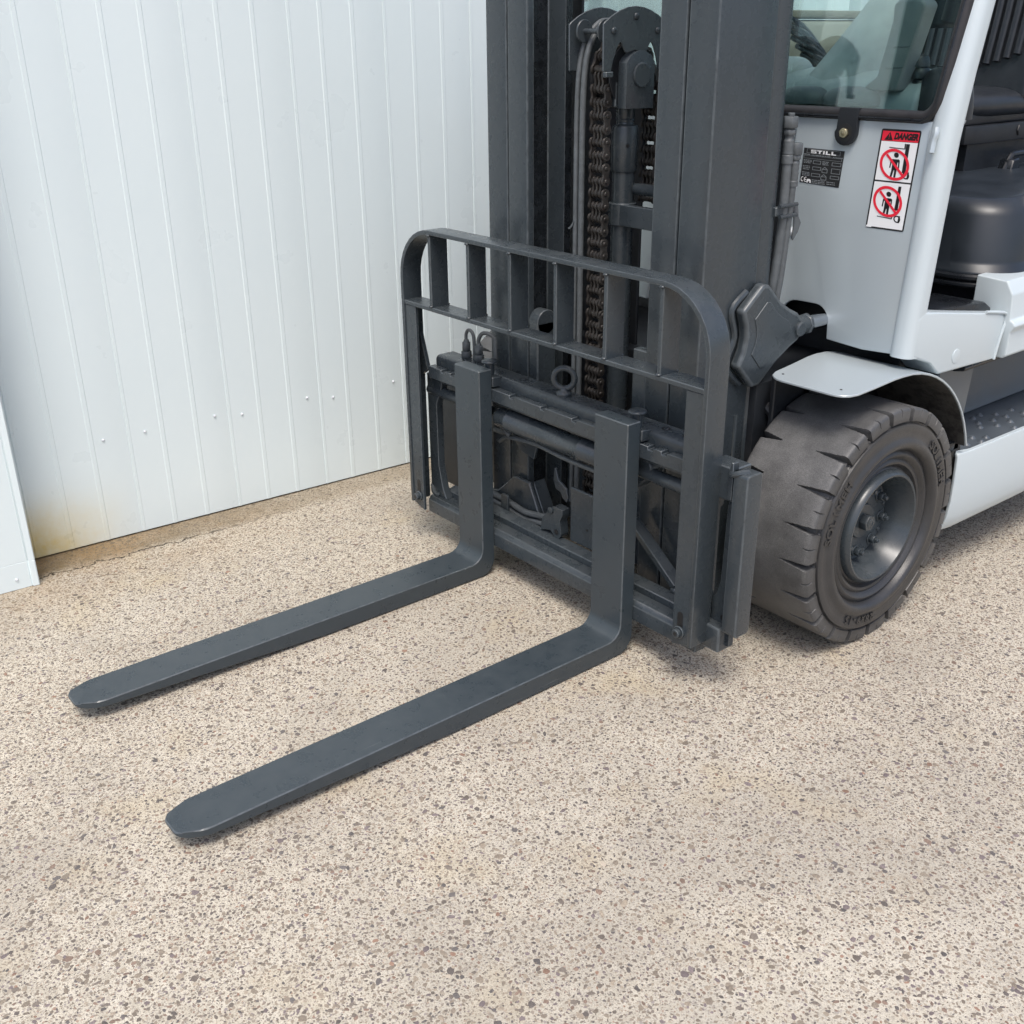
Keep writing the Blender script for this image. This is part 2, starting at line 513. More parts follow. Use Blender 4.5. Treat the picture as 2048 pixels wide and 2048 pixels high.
scr = {-1: [(.27, .352)], 0: [(.058, .352), (.30, .356)], 1: [(.05, .342), (.30, .352)], 2: [(.055, .334), (.31, .346)], 3: [(.05, .335), (.30, .345)]}
for k in range(-3, 26):
    o = link('cladding_sheet', SM, WALLM, wall)
    o.location = (J0 + RIB * 3 * k, 0, 0)
    if k <= 3:
        for sx, sz in scr.get(k, []):
            so = link('screw', SCREW, SCREWM, o); so.location = (sx, .0006, sz); so.rotation_euler = (0, random.uniform(0, 1), 0)
# wall core behind the sheets
box('base_rail', WALLM, wall, -.95, 9.7, -.06, -.012, .0, 3.3, 0)
# proud panel at the left edge
pan = link('clad_panel', None); pan['label'] = 'white metal panel with folded edge standing proud of the wall, left edge of picture'; pan['category'] = 'wall panel'
PO = Vector((-1.082, -1.076, 0))
pan.matrix_world = Matrix(((WU.x, WN.x, 0, PO.x), (WU.y, WN.y, 0, PO.y), (0, 0, 1, 0), (0, 0, 0, 1)))
pr = [(-1.6, 0), (-.240, 0), (-.236, .003), (-.222, .003), (-.218, 0), (-.0235, 0), (-.0205, -.002), (-.018, .004), (-.003, .006), (0, .003), (0, -.205)]
m = MB(); n = len(pr)
for z in (.0015, .085, .0862, .0875, 1.2, 3.3):
    dy = -.0012 if z == .0862 else 0
    m.v += [(x, y + dy, z) for x, y in pr]
for a in range(5):
    for i in range(n - 1): m.f.append((a * n + i, a * n + i + 1, (a + 1) * n + i + 1, (a + 1) * n + i))
m.obj('panel_sheet', WALLM, pan, ang=25)
for sx, sz in ((-.062, .035), (-.118, .33), (-.062, .62)):
    so = link('screw', SCREW, SCREWM, pan); so.location = (sx, .0006, sz)

# ================================================================== forklift
FL = link('forklift', None)
FL['label'] = 'silver forklift truck with dark grey mast, carriage and lowered forks'
FL['category'] = 'forklift'

# ---- forks
def fork(x0):
    w = .12; zt, zh, L = .660, .0548, 1.236
    ri, t = .042, .046
    tipz = .0555
    pts = [(0, zt), (t, zt)]
    pts += arc(t - .052, .0035 + .052, .052, 0, -90, 7)
    pts += [(-.55, .0045), (-L + .02, tipz - .018), (-L, tipz - .011), (-L, tipz - .001), (-L + .012, tipz)]
    pts += [(-.12, zh)] + [(-ri + ri * math.sin(R(a)), zh + ri - ri * math.cos(R(a))) for a in (0, 18, 36, 54, 72, 90)]
    m = MB().prism(pts, 'x', x0, x0 + w)
    bm_me = m.data('fork')
    bm = bmesh.new(); bm.from_mesh(bm_me)
    for sg_, xx in ((-1, x0), (1, x0 + w)):           # chamfered tip corners
        no = Vector((sg_ * .056, -.027, 0)).normalized()
        bmesh.ops.bisect_plane(bm, geom=bm.verts[:] + bm.edges[:] + bm.faces[:], plane_co=(xx, -L + .056, 0), plane_no=no, clear_outer=True)
        bmesh.ops.holes_fill(bm, edges=bm.edges[:], sides=40)
    ve = [e for e in bm.edges if len(e.link_faces) == 2 and max(v.co.y for v in e.verts) < -L + .075 and abs(e.verts[0].co.z - e.verts[1].co.z) > .006 and abs(e.verts[0].co.x - e.verts[1].co.x) < .004 and e.calc_face_angle(0) > R(12)]
    bmesh.ops.bevel(bm, geom=ve, offset=.014, segments=3, affect='EDGES', profile=.5, clamp_overlap=True)
    bmesh.ops.recalc_face_normals(bm, faces=bm.faces)
    es = [e for e in bm.edges if len(e.link_faces) == 2 and e.calc_face_angle(0) > R(28)]
    rf = bmesh.ops.bevel(bm, geom=es, offset=.0026, segments=1, affect='EDGES', profile=.6, clamp_overlap=True)
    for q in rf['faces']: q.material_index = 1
    bm.to_mesh(bm_me); bm.free()
    bm_me.polygons.foreach_set('use_smooth', [True] * len(bm_me.polygons)); bm_me.set_sharp_from_angle(angle=R(32))
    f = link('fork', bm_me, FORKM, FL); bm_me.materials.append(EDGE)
    # hook that hangs over the carriage bar, and its locking pin
    hx = x0 + w
    prism('fork_hook', STEEL, f, [(t, .635), (.083, .632), (.092, .60), (.092, .556), (.083, .55), (.083, .604), (t, .606)], 'x', x0 + .008, hx + .004, .002)
    px = x0 + .088
    MB().cyl((px, .064, .62), (px, .064, .668), .0135, n=20).obj('locking_pin', STEEL, f, .001)
    MB().lathe((px, .064, .668), 'z', [(.018, 0), (.0235, .002), (.0245, .006), (.021, .0095), (.008, .011)], 24).obj('pin_knob', STEEL, f, ang=60)
    return f
fork(-.351); fork(.2497)

# ---- load guard : flat bar bent to a hoop, six uprights and a cross rail
def guard():
    t, dep = .0125, .068
    zo, xo, r = 1.0285, .6145, .155
    zb = .137
    out = [(-xo, zb + .0)] + [(-xo + r - r * math.cos(R(a)), zo - r + r * math.sin(R(a))) for a in range(0, 91, 10)] + [(xo - r + r * math.sin(R(a)), zo - r + r * math.cos(R(a))) for a in range(0, 91, 10)] + [(xo, zb)]
    ri = r - t
    inn = [(-xo + t, zb)] + [(-xo + r - ri * math.cos(R(a)), zo - r + ri * math.sin(R(a))) for a in range(0, 91, 10)] + [(xo - r + ri * math.sin(R(a)), zo - r + ri * math.cos(R(a))) for a in range(0, 91, 10)] + [(xo - t, zb)]
    m = MB(); n = len(out)
    for y in (0, dep): m.v += [(x, y, z) for x, z in out] + [(x, y, z) for x, z in inn]
    q = 2 * n
    for i in range(n - 1):
        m.f += [(i, i + 1, n + i + 1, n + i), (q + i, q + n + i, q + n + i + 1, q + i + 1), (i, q + i, q + i + 1, i + 1), (n + i, n + i + 1, q + n + i + 1, q + n + i)]
    m.f += [(0, n, q + n, q), (n - 1, q + n - 1, q + 2 * n - 1, 2 * n - 1)]
    G = m.obj('load_guard', STEEL, FL, .0018, 2, ang=30)
    for i in range(6):
        x = -.4665 + .184 * i
        box('guard_bar', STEEL, G, x - .001, x + .0115, .0025, dep - .003, .8045, 1.018, .0018)
        for zz, yy in ((.8075, .004), (.8075, dep - .006), (1.0135, .004)):     # weld beads
            w = MB().lathe((x + .005, yy, zz), 'z', [(.004, -.004), (.0085, -.001), (.0085, .001), (.004, .004)], 8); w.obj('weld', STEEL, G, ang=80)
    box('cross_rail', STEEL, G, -.6015, .6015, .0015, dep - .002, .793, .8058, .0018)
    for sg in (-1, 1):
        x0, x1 = (.547, .6025) if sg > 0 else (-.6025, -.547)
        # mounting flange with a slot
        sx = sg * .572
        pts = [(x0, .121), (x1, .137), (x1, .7925), (x0, .7925)] if sg > 0 else [(x0, .137), (x1, .121), (x1, .7925), (x0, .7925)]
        fl = prism('mounting_flange', STEEL, G, pts, 'y', .004, .014, .0015)
        prism('slot', BLK, G, rrect(sx - .009, sx + .009, .172, .222, .0088), 'y', .0034, .0042, 0)
        MB().cyl((sx, .006, .165), (sx, -.001, .165), .0165, n=22).cyl((sx, -.001, .165), (sx, -.013, .165), .0115, n=22).obj('bolt', STEEL, G, .0012)
        MB().cyl((sx, -.0125, .165), (sx, -.0132, .165), .006, n=6).obj('bolt_socket', BLK, G)
        box('guide_strip', STEEL, G, sg * .594 - .004, sg * .594 + .004, .006, .0095 - .0135 + .012, .14, .33, .0015)
    # welded gusset from the post down to the carriage
    prism('gusset', STEEL, G, [(-.598, .70), (-.562, .585), (-.598, .56)], 'y', .050, .064, .0015)
    prism('gusset', STEEL, G, [(.598, .56), (.562, .57), (.598, .64)], 'y', .050, .064, .0015)
guard()

# ---- carriage
def carriage():
    m = MB()
    # upper beam, rounded front edge
    m.prism([(.073, .545), (.073, .612)] + arc(.088, .616, .015, 180, 90, 5) + [(.140, .631), (.140, .545)], 'x', -.547, .556)
    C = m.obj('carriage', STEEL, FL, .002, 2)
    # toothed fork bar
    pts = [(-.552, .563), (-.552, .600)]
    for x in (-.476, -.429, -.143, -.0075, .122, .404, .450):
        pts += [(x - .010, .600), (x - .008, .5915), (x + .007, .5915), (x + .011, .600)]
    pts += [(.545, .600), (.545, .563)]
    prism('toothed_bar', STEEL, C, pts, 'y', .0465, .0725, .0014)
    # lower bar with bevelled top
    prism('lower_bar', STEEL, C, [(.0475, .094), (.0475, .137), (.0575, .150), (.098, .150), (.098, .094)], 'x', -.585, .59, .002)
    prism('lower_ledge', STEEL, C, [(.0985, .105), (.0985, .168), (.135, .176), (.135, .105)], 'x', -.55, .58, .002)
    # side plates left with a window, right plate
    for sg in (-1, 1):
        a, b = (-.600, -.515) if sg < 0 else (.515, .597)
        prism('side_plate', STEEL, C, [(a, .150), (b, .150), (b - .02 * (sg < 0), .185), (b - .038 * (sg < 0) + .03 * (sg > 0), .26), (b - .038 * (sg < 0) + .03 * (sg > 0), .47), (b - .012 * (sg < 0), .52), (b, .5625), (a, .5625)] if sg < 0 else [(.548, .150), (.597, .150), (.597, .5625), (.548, .5625)], 'y', .072, .098, .002)
    box('shade_backing', BLACKM, C, -.66, -.40, .150, .160, .16, .560, .002)  # black sheet standing in for the shade behind the left opening
    MB().tube([(-.598, .078, .178), (-.577, .066, .160), (-.552, .070, .152)], .008, 8, 3).obj('weld', STEEL, C)
    # right-hand outrigger
    box('side_arm', STEEL, C, .575, .655, .066, .128, .528, .612, .003)
    prism('end_bar', STEEL, C, rrect(.052, .106, .185, .612, .010, 4), 'x', .664, .706, .0035, 2)
    prism('end_plate', STEEL, C, [(.600, .120), (.664, .130), (.664, .592), (.640, .545), (.626, .505), (.622, .30), (.612, .262), (.600, .250)], 'y', .086, .104, .002)
    box('end_block', STEEL, C, .597, .655, .056, .100, .120, .188, .005, 2)
    prism('end_tab', STEEL, C, [(.643, .535), (.655, .535), (.655, .628), (.649, .630), (.643, .610)], 'y', .060, .082, .0015)
    MB().tube([(.650, .062, .60), (.660, .054, .603), (.676, .056, .611), (.690, .075, .613)], .0075, 8, 3).obj('weld', STEEL, C)
    MB().cyl((.640, .0855, .205), (.640, .0845, .205), .008, n=14).obj('drain_hole', BLK, C)
    # holes and grub screws in the beam
    for x in (-.169, .393, .463):
        MB().cyl((x, .112, .6305), (x, .112, .6316), .0115, n=20).obj('threaded_hole', BLK, C)
        MB().cyl((x + .002, .112, .631), (x + .002, .112, .6322), .0075, .006, n=12).obj('grub_screw', STEEL, C)
    # lifting eye
    ex, ey, ez = .018, .104, .631
    e = MB(); tor = [(ex + .029 * math.cos(a) * .78, ey + .029 * math.cos(a) * .62, ez + .047 + .029 * math.sin(a)) for a in np.linspace(0, 2 * math.pi, 29)]
    e.tube(tor, .0085, 10); E_ = e.obj('lifting_eye', STEEL, C, ang=80)
    MB().lathe((ex, ey, ez), 'z', [(.021, 0), (.022, .004), (.021, .009), (.013, .013), (.011, .022)], 18).obj('eye_collar', STEEL, E_, ang=60)
    # side shift cylinder
    s = MB().cyl((-.60, .086, .508), (.60, .086, .508), .018, n=20); S = s.obj('side_shift_rod', STEEL, C)
    MB().lathe((0, .084, .504), 'x', [(.020, -.252), (.028, -.246), (.031, -.235), (.031, -.196), (.0325, -.194), (.0325, -.190), (.031, -.188), (.031, .118), (.0325, .120), (.0325, .125), (.031, .127), (.031, .30), (.022, .31)], 28).obj('side_shift_cylinder', STEEL, C, ang=50)
    # hoses and brackets in the opening
    MB().tube([(-.30, .13, .40), (-.25, .115, .43), (-.20, .108, .442), (-.10, .105, .452), (.0, .104, .447), (.10, .102, .446), (.24, .10, .45)], .0075, 8, 4).obj('hose', HOSE, C)
    MB().tube([(-.34, .12, .475), (-.28, .105, .475), (-.235, .095, .462), (-.215, .10, .45)], .0085, 8, 4).obj('hose', HOSE, C)
    MB().tube([(-.34, .14, .425), (-.285, .125, .434), (-.24, .11, .45)], .0075, 8, 4).obj('hose', HOSE, C)
    prism('hose_bracket', STEEL, C, [(-.275, .44), (-.245, .40), (-.225, .385), (-.165, .375), (-.15, .42), (-.18, .455)], 'y', .148, .160, .002)
    for q, (z0_, z1_) in enumerate(((.188, .210), (.164, .186))):
        MB().tube([(-.40, .158, z0_ + .006), (-.31, .158, z0_ + .004), (-.22, .156, z0_ - .004), (-.16, .152, z0_ + .006), (-.09, .146, z1_)], .0098, 10, 5).obj('hose', HOSE, C)
    MB().tube([(-.40, .13, .165), (-.30, .125, .160), (-.26, .115, .158), (-.245, .112, .150)], .0055, 8, 4).obj('pipe', STEEL, C)
    prism('hose_clip', STEEL, C, rrect(-.312, -.279, .148, .222, .008, 3), 'y', .138, .146, .001)
    # cast hose manifold
    prism('hose_manifold', STEEL, C, [(-.100, .176), (-.092, .218), (-.046, .268), (-.035, .272), (-.002, .270), (-.002, .252), (-.013, .232), (-.010, .215), (-.006, .192)] + arc(-.027, .192, .020, 0, -150, 8) + [(-.055, .190), (-.07, .186)], 'y', .120, .150, .003)
    MB().lathe((-.027, .1195, .193), 'y', [(.0085, .0), (.0085, -.0006)], 16).obj('manifold_port', BLK, C)
    MB().lathe((-.052, .1195, .255), 'y', [(.0105, .0), (.0105, -.004), (.007, -.005)], 16).obj('manifold_plug', STEEL, C)
    prism('bent_strap', STEEL, C, [(-.085, .37), (-.078, .37), (-.066, .335), (-.048, .328), (-.030, .318), (-.022, .29), (-.03, .275), (-.048, .285), (-.055, .30), (-.078, .305), (-.088, .33)], 'y', .160, .168, .0015)
    box('middle_plate', STEEL, C, .012, .215, .138, .150, .175, .345, .003)
    for x, z in ((.085, .232), (.118, .29), (.13, .262)):
        MB().cyl((x, .1378, z), (x, .1372, z), .0042, n=10).obj('plate_hole', BLK, C)
    # diagonal stay and hook casting on the right
    s = MB(); a = Vector((.255, .155, .330)); b = Vector((.432, .150, .185)); w = Vector((0, 0, 1)).cross((b - a)).normalized()
    prism('diagonal_stay', STEEL, C, [(.250, .318), (.262, .330), (.438, .198), (.425, .185)], 'y', .128, .166, .002)
    MB().lathe((.432, .140, .180), 'z', [(.010, -.008), (.016, -.002), (.014, .006), (.006, .010)], 10).obj('weld', STEEL, C, ang=80)
    prism('lower_hook', STEEL, C, [(.29, .545), (.29, .45), (.33, .458), (.372, .500), (.384, .528), (.376, .545)], 'y', .076, .128, .004)
    # pipe elbows on the left end
    for k, (x, y, z) in enumerate(((-.463, .130, .631), (-.403, .132, .631))):
        f = hexbolt((x, y, z), (0, 0, 1), .0165, .020).cyl((x, y, z + .020), (x, y, z + .023), .011, n=12).cyl((x, y, z + .023), (x, y, z + .047), .0145, n=6, rot=.4).cyl((x, y, z + .047), (x, y, z + .056), .010, .007, n=14)
        F_ = f.obj('hex_fitting', HOSE, C, .001)
        if k == 0: MB().tube([(x, y, z + .05), (x, y, z + .072), (x + .010, y, z + .086), (x + .022, y, z + .088), (x + .034, y, z + .080), (x + .040, y, z + .06), (x + .040, y, z)], .0052, 10, 4).obj('pipe', HOSE, F_)
        else: MB().tube([(x, y, z + .05), (x, y, z + .066), (x + .012, y + .004, z + .086), (x + .034, y + .01, z + .09), (x + .052, y + .02, z + .076), (x + .056, y + .02, z + .04), (x + .056, y + .02, z)], .0062, 10, 4).obj('pipe', HOSE, F_)
carriage()

# ---- mast uprights
def channel(name, sg, xo, xi, y0, y1, tf, tw, parent, z0=.06, z1=2.25):
    a, b = sorted((sg * xo, sg * xi))
    if sg < 0: pts = [(a, y0), (b, y0), (b, y0 + tf * .8), (a + tw, y0 + tf * 1.15), (a + tw, y1 - tf * 1.15), (b, y1 - tf * .8), (b, y1), (a, y1)]
    else: pts = [(a, y0), (b, y0), (b, y1), (a, y1), (a, y1 - tf * .8), (b - tw, y1 - tf * 1.15), (b - tw, y0 + tf * 1.15), (a, y0 + tf * .8)]
    return prism(name, STEEL, parent, pts, 'z', z0, z1, .004, 2)
for sg in (-1, 1):
    o1 = channel('outer_upright', sg, .4155, .3275, .190, .392, .028, .022, FL)
    channel('inner_upright', sg, .3215, .239, .1895, .352, .030, .020, FL, .07)
    if sg > 0:
        MB().cyl((.388, .420, .05), (.388, .420, 2.2), .036, n=24).obj('tilt_tube', STEEL, o1)
        # hydraulic hose with crimped couplings, clamped to the side of the mast
        hx, hy = .424, .462
        MB().tube([(hx, hy, 1.245), (hx + .001, hy + .0, 1.15), (hx, hy, 1.08), (hx - .004, hy - .002, .99), (hx - .014, hy - .005, .90), (hx - .03, hy - .005, .80)], .0115, 12, 5).obj('hose', HOSE, o1)
        MB().tube([(hx + .006, hy + .022, 1.215), (hx + .004, hy + .018, 1.10), (hx, hy + .012, .95), (hx - .012, hy + .004, .84)], .010, 12, 5).obj('hose', HOSE, o1)
        MB().lathe((hx, hy, 1.245), 'z', [(.0138, 0), (.0138, .018), (.0125, .020), (.0135, .024), (.0125, .028), (.0135, .033), (.0125, .038), (.0135, .043), (.0125, .047), (.013, .052), (.010, .058), (.010, .066)], 18).obj('crimped_coupling', HOSE, o1, ang=25)
        MB().cyl((hx, hy, 1.311), (hx, hy, 1.323), .0155, n=6).cyl((hx, hy, 1.323), (hx, hy, 1.327), .011, n=14).cyl((hx, hy, 1.327), (hx, hy, 1.353), .0188, n=6, rot=.3).cyl((hx, hy, 1.353), (hx, hy, 1.361), .0085, n=14).obj('hex_coupling', HOSE, o1, .0012)
        h2x, h2y = hx + .006, hy + .022
        MB().lathe((h2x, h2y, 1.190), 'z', [(.0125, 0), (.0125, .012), (.0112, .014), (.0122, .019), (.0112, .024), (.0122, .030), (.0112, .036), (.0122, .042), (.0112, .048), (.0125, .055), (.010, .062)], 18).obj('crimped_coupling', HOSE, o1, ang=25)
        MB().cyl((h2x, h2y, 1.252), (h2x, h2y, 1.264), .0150, n=6).cyl((h2x, h2y, 1.264), (h2x, h2y, 1.292), .0175, n=6, rot=.3).obj('hex_coupling', HOSE, o1, .0012)
        # clamp with a folded strap end
        cz = 1.133
        box('hose_clamp', STEEL, o1, .4165, .432, .425, .500, cz - .011, cz + .011, .002)
        MB().cyl((.436, .432, cz + .013), (.436, .502, cz + .013), .005, n=10).cyl((.436, .436, cz - .013), (.436, .502, cz - .013), .005, n=10).obj('clamp_rib', STEEL, o1)
        prism('strap_end', HOSE, o1, [(.498, cz + .018), (.516, cz + .008), (.522, cz - .02), (.534, cz - .036), (.524, cz - .060), (.508, cz - .078), (.503, cz - .072), (.506, cz - .04), (.502, cz - .01)], 'x', .426, .430, .0008)
        # vertical weld scar low on the side
        MB().tube([(.4165, .352, .50), (.4165, .352, .62)], .006, 8).obj('weld', STEEL, o1)
        box('lower_step', STEEL, o1, .188, .238, .193, .225, .16, .782, .003)
    else:
        box('roller_block', STEEL, o1, -.236, -.196, .190, .262, .55, .775, .004)
        MB().cyl((-.236, .226, .775), (-.196, .226, .775), .036, n=24).obj('carriage_roller', STEEL, o1, .002)
for sg in (-1, 1):
    a_, b_ = sorted((sg * .2995, sg * .3012))
    box('greased_track', GREASE, FL, a_, b_, .229, .313, .08, 2.2, 0)
    a_, b_ = sorted((sg * .2382, sg * .2400))
    box('bare_rail_face', GREASE, FL, a_, b_, .328, .350, .08, 2.2, 0)
box('mast_crossmember', STEEL, FL, -.30, .30, .36, .385, .10, .42, .004)
box('mast_crossmember', STEEL, FL, -.32, .32, .36, .385, 1.72, 1.86, .004)
prism('cylinder_foot_shield', STEEL, FL, [(-.43, .12), (-.43, .190), (-.37, .205), (-.335, .235), (-.29, .278), (-.215, .277), (-.155, .16), (-.15, .12)], 'y', .172, .188, .003)
prism('shield_return', STEEL, FL, [(-.214, .278), (-.150, .160), (-.150, .12), (-.172, .12)], 'y', .1885, .235, .002)

# ---- lift cylinder, sheave and chain
prism('mast_dark_backing', BLACKM, FL, [(-.45, .08), (-.045, .08), (-.045, 1.40), (-.14, 1.46), (-.30, 1.58), (-.30, 2.1), (-.45, 2.1)], 'y', .440, .450, .002)  # added black sheet that darkens the gap behind chain and hoses
CX, CY = -.022, .346
c = MB().lathe((CX, CY, 0), 'z', [(.0305, .10), (.0305, 1.199), (.0335, 1.2), (.0355, 1.204), (.0355, 1.310), (.033, 1.316), (.0245, 1.321), (.0238, 1.325), (.0250, 1.327), (.0250, 1.331), (.0238, 1.333), (.0250, 1.336), (.0255, 1.357), (.022, 1.37)], 32)
LC = c.obj('lift_cylinder', STEEL, FL, ang=30)
a0 = math.radians(-63)
MB().cyl((CX + .0352 * math.cos(a0 + .55), CY + .0352 * math.sin(a0 + .55), 1.268), (CX + .0362 * math.cos(a0 + .55), CY + .0362 * math.sin(a0 + .55), 1.268), .0048, n=12).obj('pin_hole', BLK, LC)
MB().lathe((CX, CY, 1.060), 'z', [(.0315, 0), (.038, .0005), (.038, .0595), (.0315, .06)], 30).box(CX + .02, .225, CY - .032, CY - .012, 1.062, 1.118).obj('clamp_band', STEEL, LC, .002)
hexbolt((.165, CY - .032, 1.09), (0, -1, 0), .010, .006).obj('bolt', STEEL, LC)
MB().lathe((.08, CY + .02, 1.155), 'x', [(.014, -.08), (.016, -.06), (.016, .0), (.020, .005), (.020, .10), (.014, .105)], 18).obj('pipe_union', STEEL, LC, ang=50)
MB().cyl((.075, .40, .2), (.075, .40, 1.30), .009, n=12).cyl((.105, .41, .2), (.105, .41, 1.24), .008, n=12).obj('feed_pipe', STEEL, LC)

SH = MB().lathe((-.035, .342, 1.440), 'x', [(.082, -.038), (.082, -.033), (.074, -.030), (.074, .030), (.082, .033), (.082, .038)], 40).obj('chain_sheave', BLACKM, FL, .001)
prism('sheave_cover', STEEL, SH, [(.290, 1.362), (.391, 1.360), (.391, 1.472)] + arc(.3405, 1.440, .0595, 33, 147, 8)[0:] + [(.290, 1.472)], 'x', .004, .034, .004, 2)
MB().lathe((.034, .343, 1.441), 'x', [(.0305, -.002), (.0305, .003), (.028, .0052)], 32).obj('axle_boss', STEEL, SH, ang=40)
box('cover_rib', STEEL, SH, -.008, .0035, .282, .290, 1.365, 1.425, .002)
box('sheave_yoke', STEEL, SH, -.072, .012, .300, .388, 1.362, 1.40, .003)
def yoke(x0, x1, nm):
    p = [(.2115, 1.452), (.2095, 1.560), (.216, 1.566), (.240, 1.580), (.268, 1.592), (.295, 1.599), (.322, 1.6015), (.350, 1.599), (.377, 1.592), (.404, 1.581), (.428, 1.566), (.4345, 1.560), (.4325, 1.452), (.408, 1.452), (.402, 1.478), (.390, 1.505), (.381, 1.5195), (.375, 1.516), (.364, 1.496), (.358, 1.494), (.3225, 1.500), (.292, 1.494), (.286, 1.497), (.274, 1.517), (.269, 1.5195), (.258, 1.505), (.246, 1.478), (.239, 1.452)]
    return prism(nm, STEEL, SH, p, 'x', x0, x1, .0012)
yoke(.0245, .0295, 'guard_plate'); yoke(-.1005, -.0955, 'guard_plate')
box('plate_foot', STEEL, SH, .026, .040, .2125, .238, 1.438, 1.4515, .002)
for y, z in ((.245, 1.545), (.322, 1.578), (.400, 1.545)):
    MB().lathe((.0297, y, z), 'x', [(.0085, -.0005), (.0085, .0025), (.006, .0048), (.0035, .0052)], 16).obj('button_screw', STEEL, SH, ang=50)
    MB().cyl((.0345, y + .0005, z), (.0352, y + .0005, z), .0028, n=6).obj('screw_socket', BLK, SH)
MB().cyl((-.0955, .245, 1.545), (.0245, .245, 1.545), .0065, n=14).obj('spacer_tube', STEEL, SH)
for x in (-.078, -.002): MB().lathe((x, .245, 1.545), 'x', [(.026, -.003), (.0275, -.0015), (.0275, .0015), (.026, .003)], 30).obj('roller_disc', STEEL, SH, ang=40)

def chain():
    pit = .0325
    y0 = .2625
    pl = []
    for a in range(-20, 201, 20): pl.append((.0138 * math.cos(R(a)), pit / 2 + .0138 * math.sin(R(a))))
    for a in range(160, 381, 20): pl.append((.0138 * math.cos(R(a)), -pit / 2 + .0138 * math.sin(R(a))))
    # waist comes from the gap between both arcs
    k = len(pl) // 2
    pl = pl[:k] + [(-.0098, .004), (-.0098, -.004)] + pl[k:] + [(.0098, -.004), (.0098, .004)]
    def link_mesh():
        m = MB()
        for x0, x1 in ((-.0050, -.0018), (-.0085, -.0054), (-.0545, -.0512), (-.0582, -.0550)):
            m.prism(pl, 'x', x0, x1)
        for zc in (pit / 2, -pit / 2):
            m.lathe((0, 0, zc), 'x', [(.0062, -.060), (.0062, -.0008), (.0045, .0008)], 12)
        ipl = [(y * .86, z * .96 + pit) for y, z in pl]
        for x0, x1 in ((-.0195, -.0130), (-.033, -.027), (-.0475, -.041)):
            m.prism(ipl, 'x', x0, x1)
        for zc in (pit / 2,): m.lathe((0, 0, zc), 'x', [(.0095, -.048), (.0095, -.0195)], 12)
        m.lathe((0, 0, -pit / 2), 'x', [(.0095, -.048), (.0095, -.0195)], 12)
        return m.data('chain_link', 0.0006)
    LM = link_mesh()
    C = MB().prism([(.252, .24), (.272, .24), (.272, .262), (.252, .262)], 'x', -.05, -.02).obj('lift_chain', CHAINM, FL)
    z = 1.408 - pit / 2 + .0005
    i = 0
    while z > .26:
        o = link('chain_link', LM, CHAINM, C); o.location = (0, y0, z); z -= pit * 2; i += 1
    z = 1.408
    for q in range(5):
        o = link('chain_link', LM, CHAINM, C); o.location = (.004, .449, z - .012 - q * pit * 2)
    for a in (157, 112, 67, 22):       # over the sheave
        o = link('chain_link', LM, CHAINM, C)
        o.location = (0, .342 + .0795 * math.cos(R(a)), 1.440 + .0795 * math.sin(R(a)))
        o.rotation_euler = (R(a - 180), 0, 0)
chain()
for x, r in ((-.0905, .0072), (-.0685, .0080)):
    MB().tube([(x, .236, .24), (x + .001, .2365, .6), (x, .236, 1.0), (x - .001, .236, 1.3), (x, .238, 1.42), (x + .001, .247, 1.49), (x + .003, .270, 1.536), (x + .004, .31, 1.567), (x + .004, .36, 1.568)], r, 12, 8).obj('lift_hose', HOSE, FL)
prism('hose_tie', HOSE, FL, [(-.112, 1.052), (-.104, 1.050), (-.092, 1.060), (-.086, 1.074), (-.092, 1.070), (-.10, 1.060)], 'y', .226, .228, .0004)
MB().tube([(-.30, .55, 1.70), (-.02, .55, 1.62), (.06, .56, 1.50)], .009, 10, 4).obj('lift_hose', HOSE, FL)

# ---- tilt bracket and tilt cylinder rod (right side of the mast)
tp = [(.385, .964), (.407, .960), (.461, .909), (.503, .884), (.538, .868), (.556, .850), (.567, .828), (.562, .806), (.545, .792), (.515, .779), (.462, .749), (.399, .699), (.371, .697), (.307, .764), (.326, .800), (.333, .836), (.327, .868), (.312, .905)]
TB = prism('tilt_bracket', STEEL, FL, tp, 'x', .4175, .4480, .010, 4)
ctr = (.425, .835)
tq = [(ctr[0] + (y - ctr[0]) * .60, ctr[1] + (z - ctr[1]) * .64) for y, z in tp]
prism('raised_pad', STEEL, TB, tq, 'x', .4470, .4508, .0035, 3)
MB().tube([(.4185, .352, .945), (.4185, .300, .905), (.4185, .318, .836), (.4185, .292, .764), (.4185, .350, .705)], .009, 8, 4).obj('weld', STEEL, TB)
MB().lathe((.4480, .548, .824), 'x', [(.020, -.001), (.020, .006), (.0165, .0095)], 20).obj('pivot_pin', STEEL, TB, ang=40)
MB().cyl((.423, .560, .824), (.423, .600, .8235), .026, n=20).cyl((.423, .600, .8235), (.423, .612, .8235), .0285, n=8).obj('rod_eye', STEEL, TB, .002)
MB().cyl((.423, .612, .8235), (.423, .82, .820), .0205, n=24).obj('tilt_rod', CHROME, TB)

